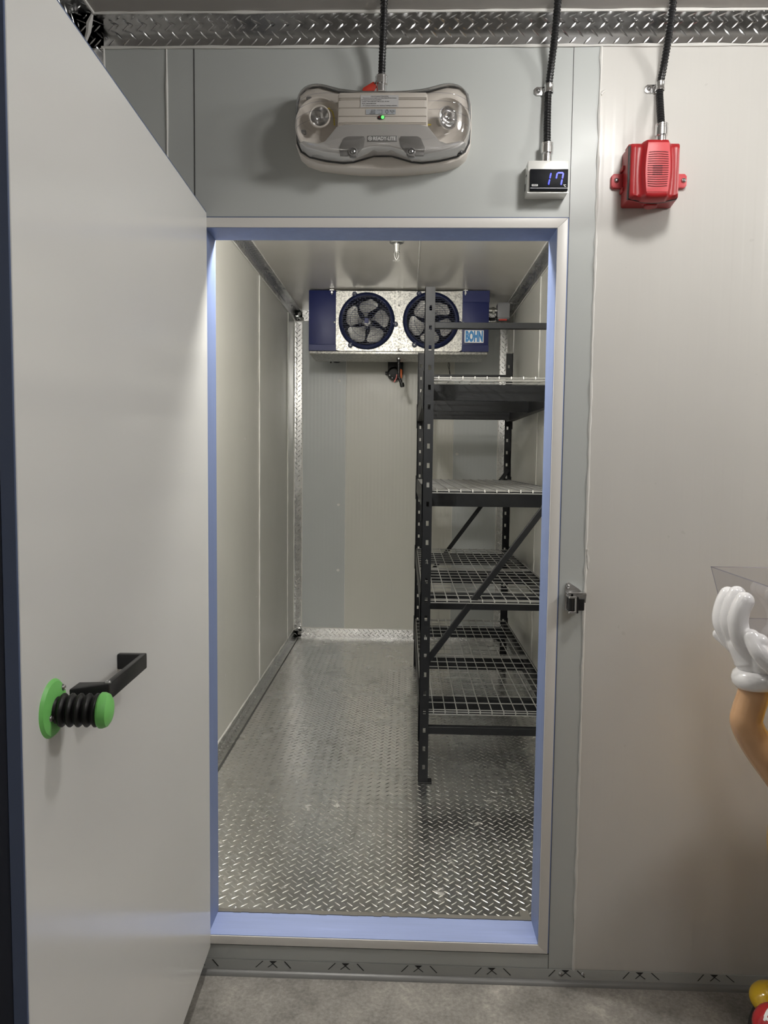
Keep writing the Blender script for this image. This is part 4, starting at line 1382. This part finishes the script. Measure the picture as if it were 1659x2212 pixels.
# clear tray held by the hand
tr = thing('clear_tray', (1.02, -.31, 1.09), 'clear plastic tray held up by the white gloved hand', 'tray')
tx0, tx1, ty0, ty1, tz0, tz1 = .806, 1.26, -.50, -.125, 1.112, 1.242
bi = .028
top = [(tx0, ty0, tz1), (tx1, ty0, tz1), (tx1, ty1, tz1), (tx0, ty1, tz1)]
bot = [(tx0 + bi, ty0 + bi, tz0), (tx1 - bi, ty0 + bi, tz0), (tx1 - bi, ty1 - bi, tz0), (tx0 + bi, ty1 - bi, tz0)]
mb = MB()
for i in range(4):
    j = (i + 1) % 4
    mb.quad(bot[i], bot[j], top[j], top[i], 'clear_tray')
mb.quad(*bot, 'clear_tray')
mb.build('tray_walls', tr, smooth=None)
mb = MB()
for i in range(4):
    j = (i + 1) % 4
    mb.tube([top[i], top[j]], .0013, 'clear_edge', 6)
    mb.tube([bot[i], top[i]], .0009, 'clear_edge', 6)
    mb.tube([bot[i], bot[j]], .0014, 'clear_edge', 6)
mb.build('tray_edges', tr)
mb = MB()
for k_ in range(3):
    z = tz0 + .006 + k_ * .006
    mb.box(tx0 + bi + .01, tx1 - bi - .01, ty0 + bi + .01 + k_ * .02, ty0 + bi + .013 + k_ * .02, tz0 + .0005, z, 'clear_edge', .0005, 1)
mb.build('floor_ribs', tr)

# candy shaped balls on the base
def candy(name, c, ax, m, label, mdir, mrot, msize):
    t_ = thing(name, (c[0], c[1], c[2] - ax[2]), label, 'candy figure', 'candy balls on the round black base')
    mb = MB()
    mb.lathe([(math.sin(a), -math.cos(a)) for a in [i * PI / 24 for i in range(25)]], m, Matrix.Translation(c) @ Matrix.Diagonal((*ax, 1)), 40)
    mb.build('shell', t_, smooth=80)
    # letter m as slab serif strokes, laid on the shell
    rects = [(-.5, -.3, -.5, .42), (-.12, .10, -.5, .42), (.28, .5, -.5, .42), (-.62, -.16, -.5, -.34), (-.22, .2, -.5, -.34), (.18, .62, -.5, -.34), (-.62, -.3, .28, .46), (-.36, .06, .26, .5), (.02, .44, .26, .5)]
    d = Vector(mdir).normalized()
    x = Vector((0, 0, 1)).cross(d).normalized(); y = d.cross(x)
    cr, sr = math.cos(mrot), math.sin(mrot)
    x, y = x * cr + y * sr, y * cr - x * sr
    mb = MB()
    for li, (a0, a1, b0, b1) in enumerate(rects):
        n_ = 5
        vs = []
        for i in range(n_ + 1):
            for j in range(n_ + 1):
                u = a0 + (a1 - a0) * i / n_; v = b0 + (b1 - b0) * j / n_
                dd = (d + x * u * msize + y * v * msize).normalized()
                # ellipsoid radius along dd
                r_ = 1 / math.sqrt((dd.x / ax[0]) ** 2 + (dd.y / ax[1]) ** 2 + (dd.z / ax[2]) ** 2)
                vs.append(Vector(c) + dd * (r_ + .0006 + .00005 * li))
        mb.add(vs, [(i * (n_ + 1) + j, (i + 1) * (n_ + 1) + j, (i + 1) * (n_ + 1) + j + 1, i * (n_ + 1) + j + 1) for i in range(n_) for j in range(n_)], 'print_white')
    mb.build('letter_mark', t_, smooth=80)


candy('candy_ball', (.976, -.205, .075 + .0385), (.053, .053, .0385), 'candy_yellow', 'yellow candy ball at the back of the round black base', (.10, -.30, .95), PI / 2 - .5, .85)
candy('candy_ball', (.932, -.318, .075 + .052), (.054, .054, .052), 'candy_red', 'red candy ball with a white letter m in front', (-.38, -.38, .85), PI / 2 - .1, .68)

# ------------------------------------------------------------------ light
def area(name, loc, target, size, power, color=(1, 1, 1), size_y=None, spread=None):
    l = bpy.data.lights.new(name, 'AREA'); l.energy = power; l.color = color
    l.shape = 'RECTANGLE' if size_y else 'DISK'; l.size = size
    if size_y: l.size_y = size_y
    if spread: l.spread = spread
    o = bpy.data.objects.new(name, l); COL.objects.link(o); o.location = loc
    d = Vector(target) - Vector(loc)
    o.rotation_euler = d.to_track_quat('-Z', 'Y').to_euler()
    return o


def point(name, loc, r, power, color=(1, 1, 1)):
    l = bpy.data.lights.new(name, 'POINT'); l.energy = power; l.color = color; l.shadow_soft_size = r
    o = bpy.data.objects.new(name, l); COL.objects.link(o); o.location = loc
    return o


point('ceiling_lamp_light', (.64, -.78, 2.63), 0.09, 20, (1.0, .985, .955))
point('side_fill_light', (1.95, -1.0, 2.58), .15, 44, (1.0, .985, .955))  # added unseen fill that brightens the door and right wall
area('rear_fill_light', (.5, -2.6, 2.66), (.5, -2.6, 0), .3, 6, (1.0, .975, .94), 1.0)  # added soft fill from behind the camera
point('freezer_lamp_light', (-.32, .27, 2.38), .05, 50, (1.0, .975, .92))

w = bpy.data.worlds.new('world'); SC.world = w; w.use_nodes = True
w.node_tree.nodes['Background'].inputs[0].default_value = (.5, .5, .5, 1)
w.node_tree.nodes['Background'].inputs[1].default_value = 0.1

# ------------------------------------------------------------------ camera
cam = bpy.data.cameras.new('camera')
co_ = bpy.data.objects.new('camera', cam); COL.objects.link(co_)
f_px, pitch, yaw, roll = 1581.0, -.0697, .0289, .0113
cx_, sx_ = math.cos(pitch), math.sin(pitch); cz_, sz_ = math.cos(yaw), math.sin(yaw)
fw = Vector((-sz_ * cx_, cz_ * cx_, sx_)); rt = Vector((cz_, sz_, 0)); up = rt.cross(fw)
c_, s_ = math.cos(roll), math.sin(roll)
rt2 = rt * c_ + up * s_; up2 = -rt * s_ + up * c_
M = Matrix((rt2, up2, -fw)).transposed().to_4x4(); M.translation = (0, -2.06, 1.51)
co_.matrix_world = M
cam.sensor_fit = 'VERTICAL'; cam.sensor_height = 24.0
cam.lens = f_px / 2212 * 24.0
cam.clip_start = .02; cam.clip_end = 50
SC.camera = co_

# ------------------------------------------------------------------ look
SC.view_settings.view_transform = 'Standard'
SC.view_settings.look = 'None'
SC.view_settings.exposure = 0.0
SC.cycles.use_denoising = True
SC.cycles.max_bounces = 8
SC.cycles.diffuse_bounces = 5
SC.cycles.glossy_bounces = 5
SC.cycles.use_adaptive_sampling = True
SC.cycles.adaptive_threshold = 0.05
SC.cycles.adaptive_min_samples = 20
SC.cycles.transparent_max_bounces = 16
SC.cycles.sample_clamp_indirect = 8
SC.cycles.blur_glossy = 0.5
